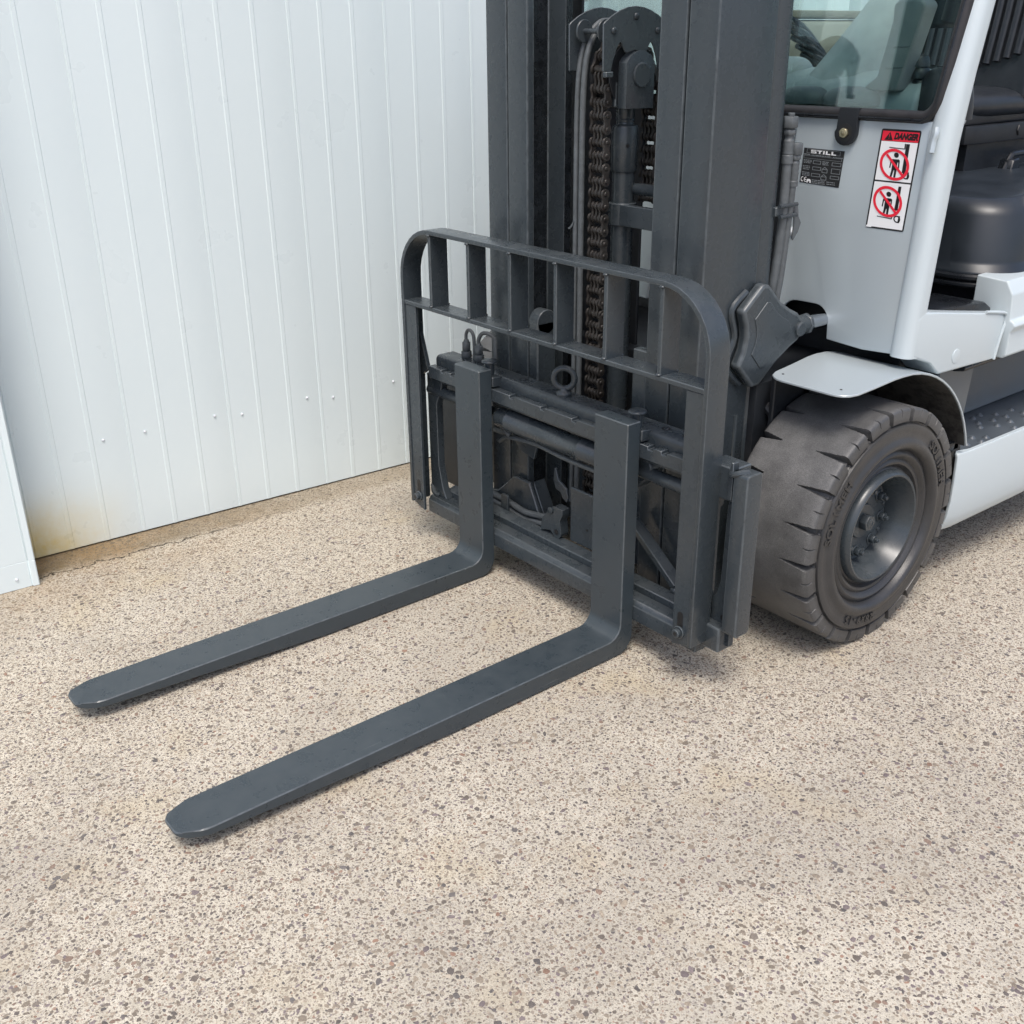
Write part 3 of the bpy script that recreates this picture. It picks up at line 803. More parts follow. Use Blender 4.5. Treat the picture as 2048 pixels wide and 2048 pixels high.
# ---- wheels
def wheel(sg):
    WX, WY, WR = .7374, .6046, .3296
    prof = [(.1585, .478), (.185, .470), (.235, .466), (.285, .470), (.312, .474), (.3296 - .004, .479)]
    ntread = 22
    xs = np.linspace(.486, .730, ntread)
    prof_t = [(WR, x) for x in xs]
    prof_o = [(.3262, .7355), (.3225, .7374), (.308, .7384), (.2945, .7388), (.2920, .7330), (.2885, .7320), (.2860, .7395), (.280, .7415), (.268, .7400), (.254, .7390), (.247, .7420), (.240, .7465), (.233, .7480), (.226, .7460), (.220, .7400), (.2165, .7310), (.2140, .7255), (.2110, .7270), (.207, .7310), (.201, .7325), (.196, .7300), (.192, .7235), (.1885, .7205), (.185, .7230), (.180, .7250), (.174, .7230), (.170, .7150), (.166, .7110), (.1625, .7150), (.1585, .7160)]
    P = prof + prof_t + prof_o
    NA = 21 * 60
    V = np.zeros((NA, len(P), 3)); T = np.zeros((NA, len(P)))
    lug = 2 * math.pi / 21
    ph = R(79.7)
    for a in range(NA):
        th = 2 * math.pi * a / NA
        f = ((th - ph) / lug) % 1.0
        f = f if f < .5 else f - 1      # 0 at groove centre
        for j, (r, x) in enumerate(P):
            rr, xx = r, x
            if r > .288:
                edge = max(0., min(1., (x - .655) / .080))       # 0 at groove tip, 1 at shoulder
                edge2 = max(0., min(1., (.545 - x) / .065))
                e = max(edge, edge2)
                half = .012 + .082 * e
                if e > .02 and abs(f) < half:
                    dep = min(1., (half - abs(f)) / .014)
                    if r > .31: rr = r - (.007 + .018 * e) * dep
                    if x > .733: xx = x - .019 * dep * min(1, (r - .287) / .012)
                    if x < .480: xx = x + .014 * dep
                elif x > .722 and abs(abs(f) - .5) < .016 and r > .316:     # small sipe
                    rr = r - .005
                    if x > .733: xx -= .004
            V[a, j] = (xx, rr * math.cos(th), rr * math.sin(th))
            T[a, j] = 1. if (rr > WR - .001) else (.55 if r > .30 else .12)
    n = len(P)
    idx = np.arange(NA * n).reshape(NA, n)
    q = np.stack([idx[:, :-1], np.roll(idx, -1, 0)[:, :-1], np.roll(idx, -1, 0)[:, 1:], idx[:, 1:]], -1).reshape(-1, 4)
    me = bpy.data.meshes.new('tyre')
    me.from_pydata(V.reshape(-1, 3).tolist(), [], q[:, ::-1].tolist())
    at = me.attributes.new('tread', 'FLOAT', 'POINT'); at.data.foreach_set('value', T.reshape(-1).astype(np.float32))
    me.polygons.foreach_set('use_smooth', [True] * len(me.polygons)); me.set_sharp_from_angle(angle=R(38)); me.update()
    # rim disc
    rim = MB().lathe((0, 0, 0), 'x', [(.159, .47), (.159, .704), (.1605, .714), (.1590, .7240), (.1545, .7335), (.1490, .7380), (.1440, .7370), (.1400, .7290), (.1350, .7150), (.1300, .7030), (.1240, .6840), (.1200, .6680), (.1180, .6600), (.1140, .6585), (.1110, .6640), (.1080, .6680), (.0900, .6690), (.0500, .6690), (.0480, .6740), (.0465, .6750), (.0440, .6750)], 64, True, True)
    o = rim.obj('wheel', STEEL, FL, ang=28)
    ty = link('tyre', me, TYRE, o)
    hexbolt((.675, 0, 0), (1, 0, 0), .0235, .022).obj('hub_bolt', STEEL, o, .0015)
    NUT = MB().cyl((0, 0, 0), (.0035, 0, 0), .0165, n=20).cyl((.0035, 0, 0), (.017, 0, 0), .0125, n=6).cyl((.017, 0, 0), (.027, 0, 0), .0068, .006, n=12).data('wheel_nut', .001)
    for i in range(8):
        a = R(36 - 43.5 * 0 - 45 * i + 2)
        w = link('wheel_nut', NUT, STEEL, o); w.location = (.669, .088 * math.cos(a), .088 * math.sin(a)); w.rotation_euler = (random.random(), 0, 0)
    RV = MB().lathe((.669, 0, 0), 'x', [(.006, 0), (.0055, .004), (.003, .005)], 12).data('rivet')
    for i in range(8):
        a = R(36 - 45 * i + 24)
        w = link('rivet', RV, STEEL, o); w.location = (0, .099 * math.cos(a), .099 * math.sin(a))
    if sg > 0:
        o.location = (0, WY, WR)
    else:
        o.location = (0, WY, WR); o.rotation_euler = (0, 0, math.pi)
        o.location = (0, WY, WR)
    return o
WHEEL = wheel(1)

def curve_text(txt, size, shear=0., bold=0., sx=1.):
    cu = bpy.data.curves.new('t', 'FONT'); cu.body = txt; cu.size = size; cu.shear = shear; cu.offset = bold; cu.align_x = 'CENTER'; cu.align_y = 'CENTER'; cu.resolution_u = 3
    ob = bpy.data.objects.new('t', cu); COL.objects.link(ob)
    dg = bpy.context.evaluated_depsgraph_get()
    me = bpy.data.meshes.new_from_object(ob.evaluated_get(dg))
    bpy.data.objects.remove(ob); bpy.data.curves.remove(cu)
    V = [(v.co.x * sx, v.co.y) for v in me.vertices]; F = [tuple(p.vertices) for p in me.polygons]
    bpy.data.meshes.remove(me)
    return V, F

def tyre_text(txt, size, r0, th0, name, x=.7432, sp=1.05):
    n = len(txt); m = MB(); adv = size * .66 * sp / r0
    for i, ch in enumerate(txt):
        if ch == ' ': continue
        V, F = curve_text(ch, size, 0, .0009)
        a = th0 - (i - (n - 1) / 2) * adv
        vs = []
        for (u, v) in V:
            # u runs clockwise (towards falling angle), v outwards
            rr = r0 + v; aa = a - u / r0
            vs.append((x, rr * math.cos(aa), rr * math.sin(aa)))
        k = len(vs)
        top = [(x + .0004, y, z) for _, y, z in vs]; bot = [(x - .003, y, z) for _, y, z in vs]
        m.add(top, F)
        # side walls
        ec = {}
        for f in F:
            for p, q_ in zip(f, f[1:] + f[:1]): ec[(p, q_)] = 1
        for (p, q_) in ec:
            if (q_, p) not in ec: m.add([top[p], top[q_], bot[q_], bot[p]], [(0, 1, 2, 3)])
    me = m.data(name, flat=True)
    o = link(name, me, TYRE, WHEEL)
    return o
tyre_text('SOLIMEH', .036, .2615, R(32), 'sidewall_lettering')
tyre_text('28x9-15', .030, .2620, R(-105), 'sidewall_lettering')
tyre_text('SOLIMEH', .036, .2615, R(155), 'sidewall_lettering')

def copy_tree(o, parent):
    c = o.copy(); COL.objects.link(c); c.parent = parent
    for ch in list(o.children): copy_tree(ch, c)
    return c
W2 = copy_tree(WHEEL, FL); W2.rotation_euler = (0, 0, math.pi)

# ---- fender over the right wheel
def fender():
    x0, x1 = .452, .722
    path = [(.385, .7340), (.50, .7390), (.585, .7440)] + [(.625 + .405 * math.sin(R(a)), .339 + .405 * math.cos(R(a))) for a in range(0, 77, 6)]
    t = .006
    nrm = []
    for i, p in enumerate(path):
        a = path[max(i - 1, 0)]; b = path[min(i + 1, len(path) - 1)]
        d = Vector((b[0] - a[0], b[1] - a[1])).normalized(); nrm.append((-d.y, d.x))
    m = MB(); u = MB()
    # top sheet with rounded front corners
    def xr(y):
        k = max(0., 1 - (y - .385) / .045)
        c = .045 * (1 - math.sqrt(max(0., 1 - k * k)))
        ci = (.05 + .10 * 0) * (1 - math.sqrt(max(0., 1 - k * k)))
        lim = x0 + max(0., (.62 - y)) * .10
        return lim + ci, x1 - c
    path2 = [(.385 + .045 * s, .7340 + .002 * s) for s in (0, .06, .2, .45, 1)] + path[1:]
    nr = []
    for i, p in enumerate(path2):
        a = path2[max(i - 1, 0)]; b = path2[min(i + 1, len(path2) - 1)]
        d = Vector((b[0] - a[0], b[1] - a[1])).normalized(); nr.append((-d.y, d.x))
    n = len(path2)
    for (y, z), (ny, nz) in zip(path2, nr):
        a, b = xr(y)
        m.v += [(a, y, z), (b, y, z), (b, y - ny * t, z - nz * t), (a, y - ny * t, z - nz * t)]
    for i in range(n - 1):
        o, q = i * 4, i * 4 + 4
        m.f += [(o, o + 1, q + 1, q), (o + 1, o + 2, q + 2, q + 1), (o + 3, o, q, q + 3), (o + 2, o + 3, q + 3, q + 2)]
    m.f += [(0, 3, 2, 1), ((n - 1) * 4, (n - 1) * 4 + 1, (n - 1) * 4 + 2, (n - 1) * 4 + 3)]
    me = m.data('fender', .0012, 1, 40)
    me.materials.append(SILVER); me.materials.append(FUNDER)
    F = link('fender', me, None, FL)
    v = MB()
    for (y, z), (ny, nz) in list(zip(path2, nr))[5:]:
        a, b = xr(y); k = t + .0015
        v.v += [(a + .002, y - ny * k, z - nz * k), (b - .004, y - ny * k, z - nz * k)]
    c = len(v.v) // 2
    v.f = [(i * 2, i * 2 + 1, i * 2 + 3, i * 2 + 2) for i in range(c - 1)]
    v.obj('dirty_lining', FUNDER, F)
    for x, y in ((.50, .425), (.675, .425)): MB().cyl((x, y, .7362), (x, y, .7372), .0032, n=10).obj('screw_hole', BLK, F)
    box('fender_bracket', BLACKM, F, .46, .475, .43, .56, .45, .725, .003)
fender()

# ---- chassis below and behind the wheel
def chassis():
    Ck = box('chassis', BLACKM, FL, -.44, .44, .40, 2.3, .16, .70, .01, 2)
    MB().cyl((-.6, .6046, .3296), (.6, .6046, .3296), .09, n=24).obj('axle', BLACKM, Ck)
    MB().tube([(.40, .47, .66), (.455, .455, .61), (.50, .50, .59), (.53, .60, .61)], .013, 10, 4).obj('hose', BLACKM, Ck)
    MB().lathe((.47, .47, .52), 'z', [(.03, 0), (.036, .01), (.036, .05), (.03, .055), (.03, .075)], 20).obj('damper', BLACKM, Ck, ang=40)
    # silver skirt below the step, curved in plan towards the wheel arch
    pts = [(.694, 1.012), (.706, .990), (.714, .990), (.722, 1.05), (.728, 1.4), (.728, 2.5), (.714, 2.5), (.714, 1.4), (.708, 1.06)]
    S = MB()
    nz = 8
    prf = [(.185, -.030), (.20, -.016), (.235, -.006), (.29, .0), (.36, .0), (.425, -.002), (.437, -.004)]
    for z, dx in prf: S.v += [(x + dx, y, z) for x, y in pts]
    n = len(pts)
    for a in range(len(prf) - 1):
        for i in range(n): S.f.append((a * n + i, a * n + (i + 1) % n, (a + 1) * n + (i + 1) % n, (a + 1) * n + i))
    S.f += [tuple(range(n)), tuple(range((len(prf) - 1) * n, len(prf) * n))]
    S.obj('side_skirt', SILVERG, FL, .0015, 1, ang=40)
    # step with raised grip dimples
    St = box('step_plate', STEPM, FL, .50, .7105, 1.005, 2.4, .418, .430, .004)
    DM = MB().lathe((0, 0, 0), 'z', [(.012, 0), (.0085, .003), (.004, .0075), (.0025, .008)], 12).data('grip_dimple', ang=80)
    for i, (x, y) in enumerate([(.675, 1.10), (.655, 1.165), (.690, 1.155), (.68, 1.20), (.565, 1.330), (.562, 1.375), (.60, 1.30), (.622, 1.27), (.615, 1.36), (.648, 1.325), (.655, 1.39), (.692, 1.345), (.622, 1.425), (.70, 1.42), (.665, 1.465), (.70, 1.50), (.59, 1.42), (.64, 1.50), (.675, 1.55), (.60, 1.50)]):
        d = link('grip_dimple', DM, STEPM, St); d.location = (x, y, .4298)
    prism('step_riser', SLATE, FL, [(.512, .425), (.532, .437), (.520, .46), (.51, .60), (.54, .69), (.50, .69), (.49, .425)], 'y', 1.06, 2.4, .004, 2)
    prism('step_end', SLATE, FL, [(1.02, .432), (1.075, .432), (1.10, .69), (.90, .69), (.97, .56)], 'x', .46, .66, .004)
    prism('step_trim', BLACKG, FL, [(.66, .672), (.692, .678), (.695, .690), (.60, .69)], 'y', .98, 2.4, .002)
    # inner wheel arch behind the tyre
    prism('wheel_arch', FUNDER, FL, [(.965, .17), (1.03, .17), (1.04, .46), (1.0, .47), (.985, .40)], 'x', .44, .690, .004)
    box('arch_block', BLACKG, FL, .58, .69, .965, 1.03, .435, .468, .008, 2)
    # frame beam under the pillar
    B = prism('frame_beam', SILVERG, FL, [(.690, .772), (.690, .872), (.715, .886), (.78, .876), (1.10, .824), (1.135, .815), (1.143, .800), (1.135, .75), (1.118, .690), (.83, .701), (.78, .74)], 'x', .60, .7005, .007, 3)
    MB().lathe((.7005, .905, .738), 'x', [(.020, -.001), (.0195, .0015), (.017, .0022)], 28).obj('cover_cap', SILVERG, B, ang=40)
    MB().tube([(.7005, 1.03, .838), (.7015, 1.10, .827), (.702, 1.138, .818), (.7025, 1.1445, .80), (.7025, 1.136, .772), (.702, 1.128, .745), (.7005, 1.118, .69)], .0045, 8, 4).obj('weld', SILVERG, B)
    prism('body_side', SILVERG, FL, [(.60, .692), (.712, .690), (.7235, .70), (.7225, .765), (.735, .785), (.728, .795), (.717, .800), (.712, .87), (.69, .905), (.60, .91)], 'y', 1.140, 2.6, .005, 3)
    prism('sill_trim', BLACKG, FL, [(.72, .80), (1.12, .79), (1.13, .828), (1.09, .850), (.72, .878)], 'x', .50, .664, .008, 2)
    box('under_hood_panel', BLACKM, FL, -.60, .60, 1.19, 2.4, .70, .90, .004)
chassis()

# ---- front bulkhead, pillars, windscreen.   plane leans back slightly
def PY(z, off=0.): return .720 + .085 * (z - 1.31) - off
def panel_prism(name, mat, parent, pts, th=.003, off=0., bevel=0., **kw):
    """polygon in (x, z) laid on the leaning front plane, thickness th towards the camera"""
    n = len(pts)
    vs = [(x, PY(z, off), z) for x, z in pts] + [(x, PY(z, off + th), z) for x, z in pts]
    m = MB().add(vs, [tuple(range(n)), tuple(range(2 * n - 1, n - 1, -1))] + [(i, (i + 1) % n, n + (i + 1) % n, n + i) for i in range(n)])
    return m.obj(name, mat, parent, bevel, **kw)
def cab():
    # silver bulkhead: side wing right with arched cut-out for the tilt rod
    arch = [(.452, .772)] + [(.452, .80)] + arc(.405, .822, .046, 0, 90, 6) + arc(.345, .815, .046, 100, 180, 6) + [(.285, .78), (.245, .772)]
    pts = [(.700, .778), (.700, 1.338), (.262, 1.338), (.248, 1.325), (.243, 1.2), (.243, .772)]
    outl = [(.695, .777), (.695, 1.338), (.250, 1.338), (.250, .80)] + [(.285, .80)] + arc(.333, .812, .048, 180, 90, 6) + arc(.395, .815, .046, 90, 5, 6) + [(.446, .774), (.56, .768)]
    P_ = panel_prism('front_panel', SILVER, FL, outl, .012, -.012, .004, seg=2)
    # folded inner edge and recessed centre
    v = MB()
    for z in (.80, 1.338):
        v.v += [(.2505, PY(z), z), (.240, PY(z) + .006, z), (.232, PY(z) + .02, z), (.23, PY(z) + .06, z)]
    v.f = [(0, 1, 5, 4), (1, 2, 6, 5), (2, 3, 7, 6)]
    v.obj('folded_edge', SILVER, P_, ang=80)
    panel_prism('centre_panel', BLACKM, P_, [(-.235, .70), (.235, .70), (.235, 1.335), (-.235, 1.335)], .01, -.075, .002)
    panel_prism('side_panel', SILVER, P_, [(-.70, .77), (-.23, .77), (-.23, 1.338), (-.70, 1.338)], .012, -.012, .003)
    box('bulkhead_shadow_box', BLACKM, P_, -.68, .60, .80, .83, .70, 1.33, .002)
    # soft crease beside the pillar
    panel_prism('panel_crease', SILVER, P_, [(.648, .782), (.672, .782), (.666, 1.325), (.640, 1.325)], .004, .0, .0035, seg=2)
    # pillars, bent backwards towards the roof
    for sg in (1, -1):
        path = [(.700, .768), (.710, .90), (.726, 1.10), (.742, 1.30), (.768, 1.45), (.808, 1.62), (.90, 1.90), (1.02, 2.18)]
        m = MB(); sec = rrect(-.031, .031, -.036, .036, .026, 5)
        for i, (y, z) in enumerate(path):
            a = path[max(i - 1, 0)]; b = path[min(i + 1, len(path) - 1)]
            d = Vector((0, b[0] - a[0], b[1] - a[1])).normalized(); w = Vector((0, d.z, -d.y))
            for sx, sy in sec:
                p = Vector((sg * .669 + sx, y, z)) + w * sy
                m.v.append(tuple(p))
        n = len(sec)
        for i in range(len(path) - 1):
            for j in range(n): m.f.append((i * n + j, i * n + (j + 1) % n, (i + 1) * n + (j + 1) % n, (i + 1) * n + j))
        m.f += [tuple(range(n)), tuple(range((len(path) - 1) * n, len(path) * n))]
        m.obj('cab_pillar', SILVERG, FL, ang=50)
        box('rear_pillar', SILVERG, FL, sg * .70 - .03, sg * .70 + .03, 2.3, 2.37, .7, 2.2, .01, 2)
    MB().tube([(.665, .706, 1.325), (.669, .700, 1.312), (.667, .697, 1.295), (.669, .69, 1.27)], .007, 8, 4).obj('weld', SILVER, P_)
    # windscreen and its rubber seal
    G = panel_prism('windscreen', GLASS, FL, [(-.64, 1.352)] + arc(.600, 1.392, .045, -90, 0, 6) + [(.655, 1.60), (.655, 2.15), (-.64, 2.15)], .005, -.020)
    m = MB(); sp = []
    for x, z in [(-.66, 1.346), (.2, 1.346), (.58, 1.346)] + arc(.602, 1.392, .048, -75, -5, 7) + [(.656, 1.46), (.662, 1.60), (.68, 1.9), (.70, 2.15)]:
        sp.append((x, PY(z, -.004) + max(0, z - 1.45) * .12, z))
    m.tube(sp, .0155, 12); m.obj('rubber_seal', RUBBER, G)
    m = MB(); m.tube([(x, y - .0135, z - .006) for x, y, z in sp], .004, 8); m.obj('seal_lip', BLACKG, G)
    # black glass clamp with bolt
    pts = [(.384, 1.362), (.384, 1.31)] + arc(.4125, 1.303, .033, 180, 360, 10) + [(.443, 1.33), (.443, 1.362)]
    K = panel_prism('glass_clamp', BLACKM, FL, pts, .014, .001, .005, seg=2)
    panel_prism('clamp_recess', BLK, K, arc(.412, 1.302, .022, 0, 360, 20)[:-1], .0006, .015)
    hexbolt((.412, PY(1.302, .0155), 1.302), (0, -1, -.085), .0125, .008, 0).obj('bolt', ZINC, K, .001)
    hexbolt((.286, PY(1.04, .0005), 1.04), (0, -1, -.085), .0085, .007, .0125).obj('panel_bolt', SCREWM, P_, .001)
    # interior
    D = MB().prism([(.86, 1.30), (.87, 1.375), (.90, 1.412), (.96, 1.438), (1.02, 1.446), (1.12, 1.42), (1.15, 1.30)], 'x', -.62, .50).obj('dashboard', DASH, FL, .02, 4)
    def dome(cx, cy, z0, rx, ry, h, name, mat, par, pw=1.):
        m = MB(); n = 24; k = 8
        for i in range(k + 1):
            t = i / k * math.pi / 2
            for j in range(n):
                a = 2 * math.pi * j / n
                m.v.append((cx + rx * math.cos(t) ** pw * math.cos(a), cy + ry * math.cos(t) ** pw * math.sin(a), z0 + h * math.sin(t)))
        for i in range(k):
            for j in range(n): m.f.append((i * n + j, i * n + (j + 1) % n, (i + 1) * n + (j + 1) % n, (i + 1) * n + j))
        return m.obj(name, mat, par, ang=60)
    dome(.165, .86, 1.36, .075, .06, .043, 'instrument_pod', DASHD, D, .6)
    dome(.315, .86, 1.36, .085, .06, .045, 'instrument_pod', DASHD, D, .6)
    # shroud sweeping up and back, with the lever bar beside it
    m = MB(); rows = []
    for i in range(9):
        t = i / 8
        y = .92 + .16 * t; z = 1.40 + .25 * t; wL = .095 - .02 * t + .02 * t * t; cx = .175 + .115 * t
        rows.append([(cx - wL, y + .03, z - .03), (cx - wL * .8, y, z), (cx, y - .018, z + .006), (cx + wL * .8, y, z), (cx + wL, y + .03, z - .03)])
    for r_ in rows: m.v += r_
    for i in range(8):
        for j in range(4): m.f.append((i * 5 + j, i * 5 + j + 1, (i + 1) * 5 + j + 1, (i + 1) * 5 + j))
    m.obj('column_shroud', DASH, D, ang=70)
    S_ = prism('steering_column', COLM, FL, [(.350, 1.405), (.37, 1.395), (.450, 1.395), (.497, 1.58), (.502, 1.598), (.487, 1.612), (.425, 1.612), (.410, 1.60), (.412, 1.56), (.385, 1.43)], 'y', .855, .915, .012, 3)
    for z in (1.45, 1.50): MB().tube([(.425 - (1.5 - z) * .25, .8545, z), (.472 - (1.5 - z) * .25, .8545, z + .003)], .0015, 8).obj('column_seam', DASHD, S_)
    # corrugated gaiter and dark handset behind the column
    m = MB(); pr = []
    for i in range(14): pr.append((.060 - .0022 * i + (.006 if i % 2 else 0), .011 * i))
    m.lathe((.43, 1.06, 1.545), 'z', pr, 24).obj('rubber_gaiter', BLACKM, D, ang=80)
    dome(.535, .945, 1.33, .075, .07, .125, 'rubber_boot', BLACKM, D, .5)
    for q in range(4): dome(.475 - .004 * q, .93, 1.37 + .028 * q, .03 - .003 * q, .03, .03, 'boot_fold', BLACKM, D, .6)
    MB().tube([(.50, 1.0, 1.56), (.515, 1.0, 1.64), (.53, 1.01, 1.72), (.54, 1.02, 1.78)], .035, 14, 4).obj('dark_control_lever', BLACKM, D)
    dome(-.02, 1.00, 1.40, .09, .09, .075, 'dash_binnacle', DASH, D, .5)
    # bellows and side console at the far left
    for i in range(7):
        MB().tube([(-.30 + i * .022, 1.30, 1.60 - i * .025), (-.20 + i * .022, 1.30, 1.56 - i * .025), (-.16 + i * .022, 1.34, 1.50 - i * .02)], .009, 8, 3).obj('bellows_fold', BLACKG, D)
    dome(-.36, 1.28, 1.40, .10, .12, .20, 'gaiter_cap', DASH, D, .5)
    K2 = prism('side_console', KHAKI, FL, [(-.66, 1.10), (-.40, 1.10), (-.38, 1.50), (-.42, 1.575), (-.62, 1.585), (-.66, 1.55)], 'y', 1.30, 2.3, .02, 3)
    box('console_lid', KHAKI, K2, -.66, -.44, 1.55, 2.25, 1.587, 1.612, .008, 2)
    # steering wheel on top of the column, rim out of frame above
    m = MB(); m.tube([(.30 + .19 * math.cos(a), 1.08 + .19 * math.sin(a) * .8, 1.74 + .19 * math.sin(a) * .55) for a in np.linspace(0, 2 * math.pi, 41)], .014, 10)
    m.obj('steering_wheel', BLACKM, FL, ang=80)
cab()

# ---- seat on the engine hood
def seat():
    H = MB()
    plan = [(-.62, 2.6), (-.62, 1.30), (-.52, 1.17), (.38, 1.165)] + arc(.50, 1.31, .145, -90, 0, 8) + [(.652, 1.7), (.652, 2.6)]
    lv = [(.895, .012), (.905, .016), (.93, .0), (1.06, -.012), (1.10, -.022), (1.122, -.045)]
    cx, cy = .0, 1.9
    for z, ins in lv:
        H.v += [(x + ins * (1 if x > 0 else -1), y - ins * (1 if y < 2 else -1) * 1., z - (.018 if z > 1.09 else 0) * (1 if y < 1.3 else 0)) for x, y in plan]
    n = len(plan)
    for a in range(len(lv) - 1):
        for i in range(n): H.f.append((a * n + i, a * n + (i + 1) % n, (a + 1) * n + (i + 1) % n, (a + 1) * n + i))
    H.f += [tuple(range(n)), tuple(range((len(lv) - 1) * n, len(lv) * n))]
    Hd = H.obj('engine_hood', HOOD, FL, .006, 2, ang=40)
    for z, r in ((.892, .010), (.872, .009)):
        MB().tube([(x + .012, y - .012, z) for x, y in plan], r, 8, 2).obj('hood_seal', BLACKG, Hd)
    pl = [(-.30, 1.62), (.20, 1.62), (.245, 1.66), (.245, 2.1), (-.30, 2.1)]
    S = prism('seat', BLACKM, FL, [(-.28, 1.60), (.245, 1.60), (.262, 1.64), (.262, 2.45), (-.28, 2.45)], 'z', 1.205, 1.262, .006, 2)
    MB().box(-.27, .235, 1.64, 2.45, 1.09, 1.205).obj('seat_suspension', BLACKM, S)
    box('seat_pan', BLACKM, S, -.26, .24, 1.58, 2.45, 1.2625, 1.30, .01, 2)
    MB().tube([(.2625, 1.905, 1.222), (.2645, 1.897, 1.236), (.2625, 1.905, 1.250)], .004, 8, 3).obj('suspension_bolt', BLK, S)
    # grab handle on the hood
    MB().tube([(.285, 1.80, 1.105), (.285, 1.835, 1.155), (.285, 1.87, 1.165), (.285, 2.05, 1.165)], .010, 10, 4).obj('hood_handle', BLACKG, Hd)
    prism('handle_base', BLACKG, Hd, [(1.80, 1.10), (1.815, 1.15), (1.855, 1.155), (1.87, 1.10)], 'x', .262, .31, .004)
    # cushion, strongly rounded
    m = MB(); nu, nv = 28, 14
    cx_, cy_, cz_ = -.008, 1.935, 1.318
    def sp(c, e): return math.copysign(abs(c) ** e, c)
    for i in range(nv + 1):
        ph = -math.pi / 2 + math.pi * i / nv
        for j in range(nu):
            th = 2 * math.pi * j / nu
            m.v.append((cx_ + .272 * sp(math.cos(ph), .45) * sp(math.cos(th), .42), cy_ + .405 * sp(math.cos(ph), .45) * sp(math.sin(th), .42), cz_ + .052 * sp(math.sin(ph), .75)))
    for i in range(nv):
        for j in range(nu): m.f.append((i * nu + j, i * nu + (j + 1) % nu, (i + 1) * nu + (j + 1) % nu, (i + 1) * nu + j))
    m.obj('seat_cushion', SEATM, S, ang=80)
    # backrest with ribbed centre
    b = MB(); prof2 = [(1.895, 1.32), (1.93, 1.50), (1.965, 1.66), (2.03, 1.95), (2.10, 1.95), (2.05, 1.6), (2.02, 1.32)]
    b.prism(prof2, 'x', -.27, .27)
    Bk = b.obj('backrest', SEATM, S, .03, 4, ang=60)
    for i in range(14):
        x = -.215 + i * .0325
        ex = min(1, abs(x + .004) / .215)
        z0 = 1.425 + .045 * ex ** 2
        pts = []
        for q in range(7):
            z = z0 + (1.90 - z0) * q / 6
            y = 1.905 + (z - 1.372) * .212 - .010 + (z > 1.56) * 0
            pts.append((x - (.02 * (z - 1.58) / .1 if z > 1.58 else 0) * (1 if i < 6 else .2), y, z))
        MB().tube(pts, .0120, 10, 3).obj('backrest_rib', SEATM, Bk)
seat()

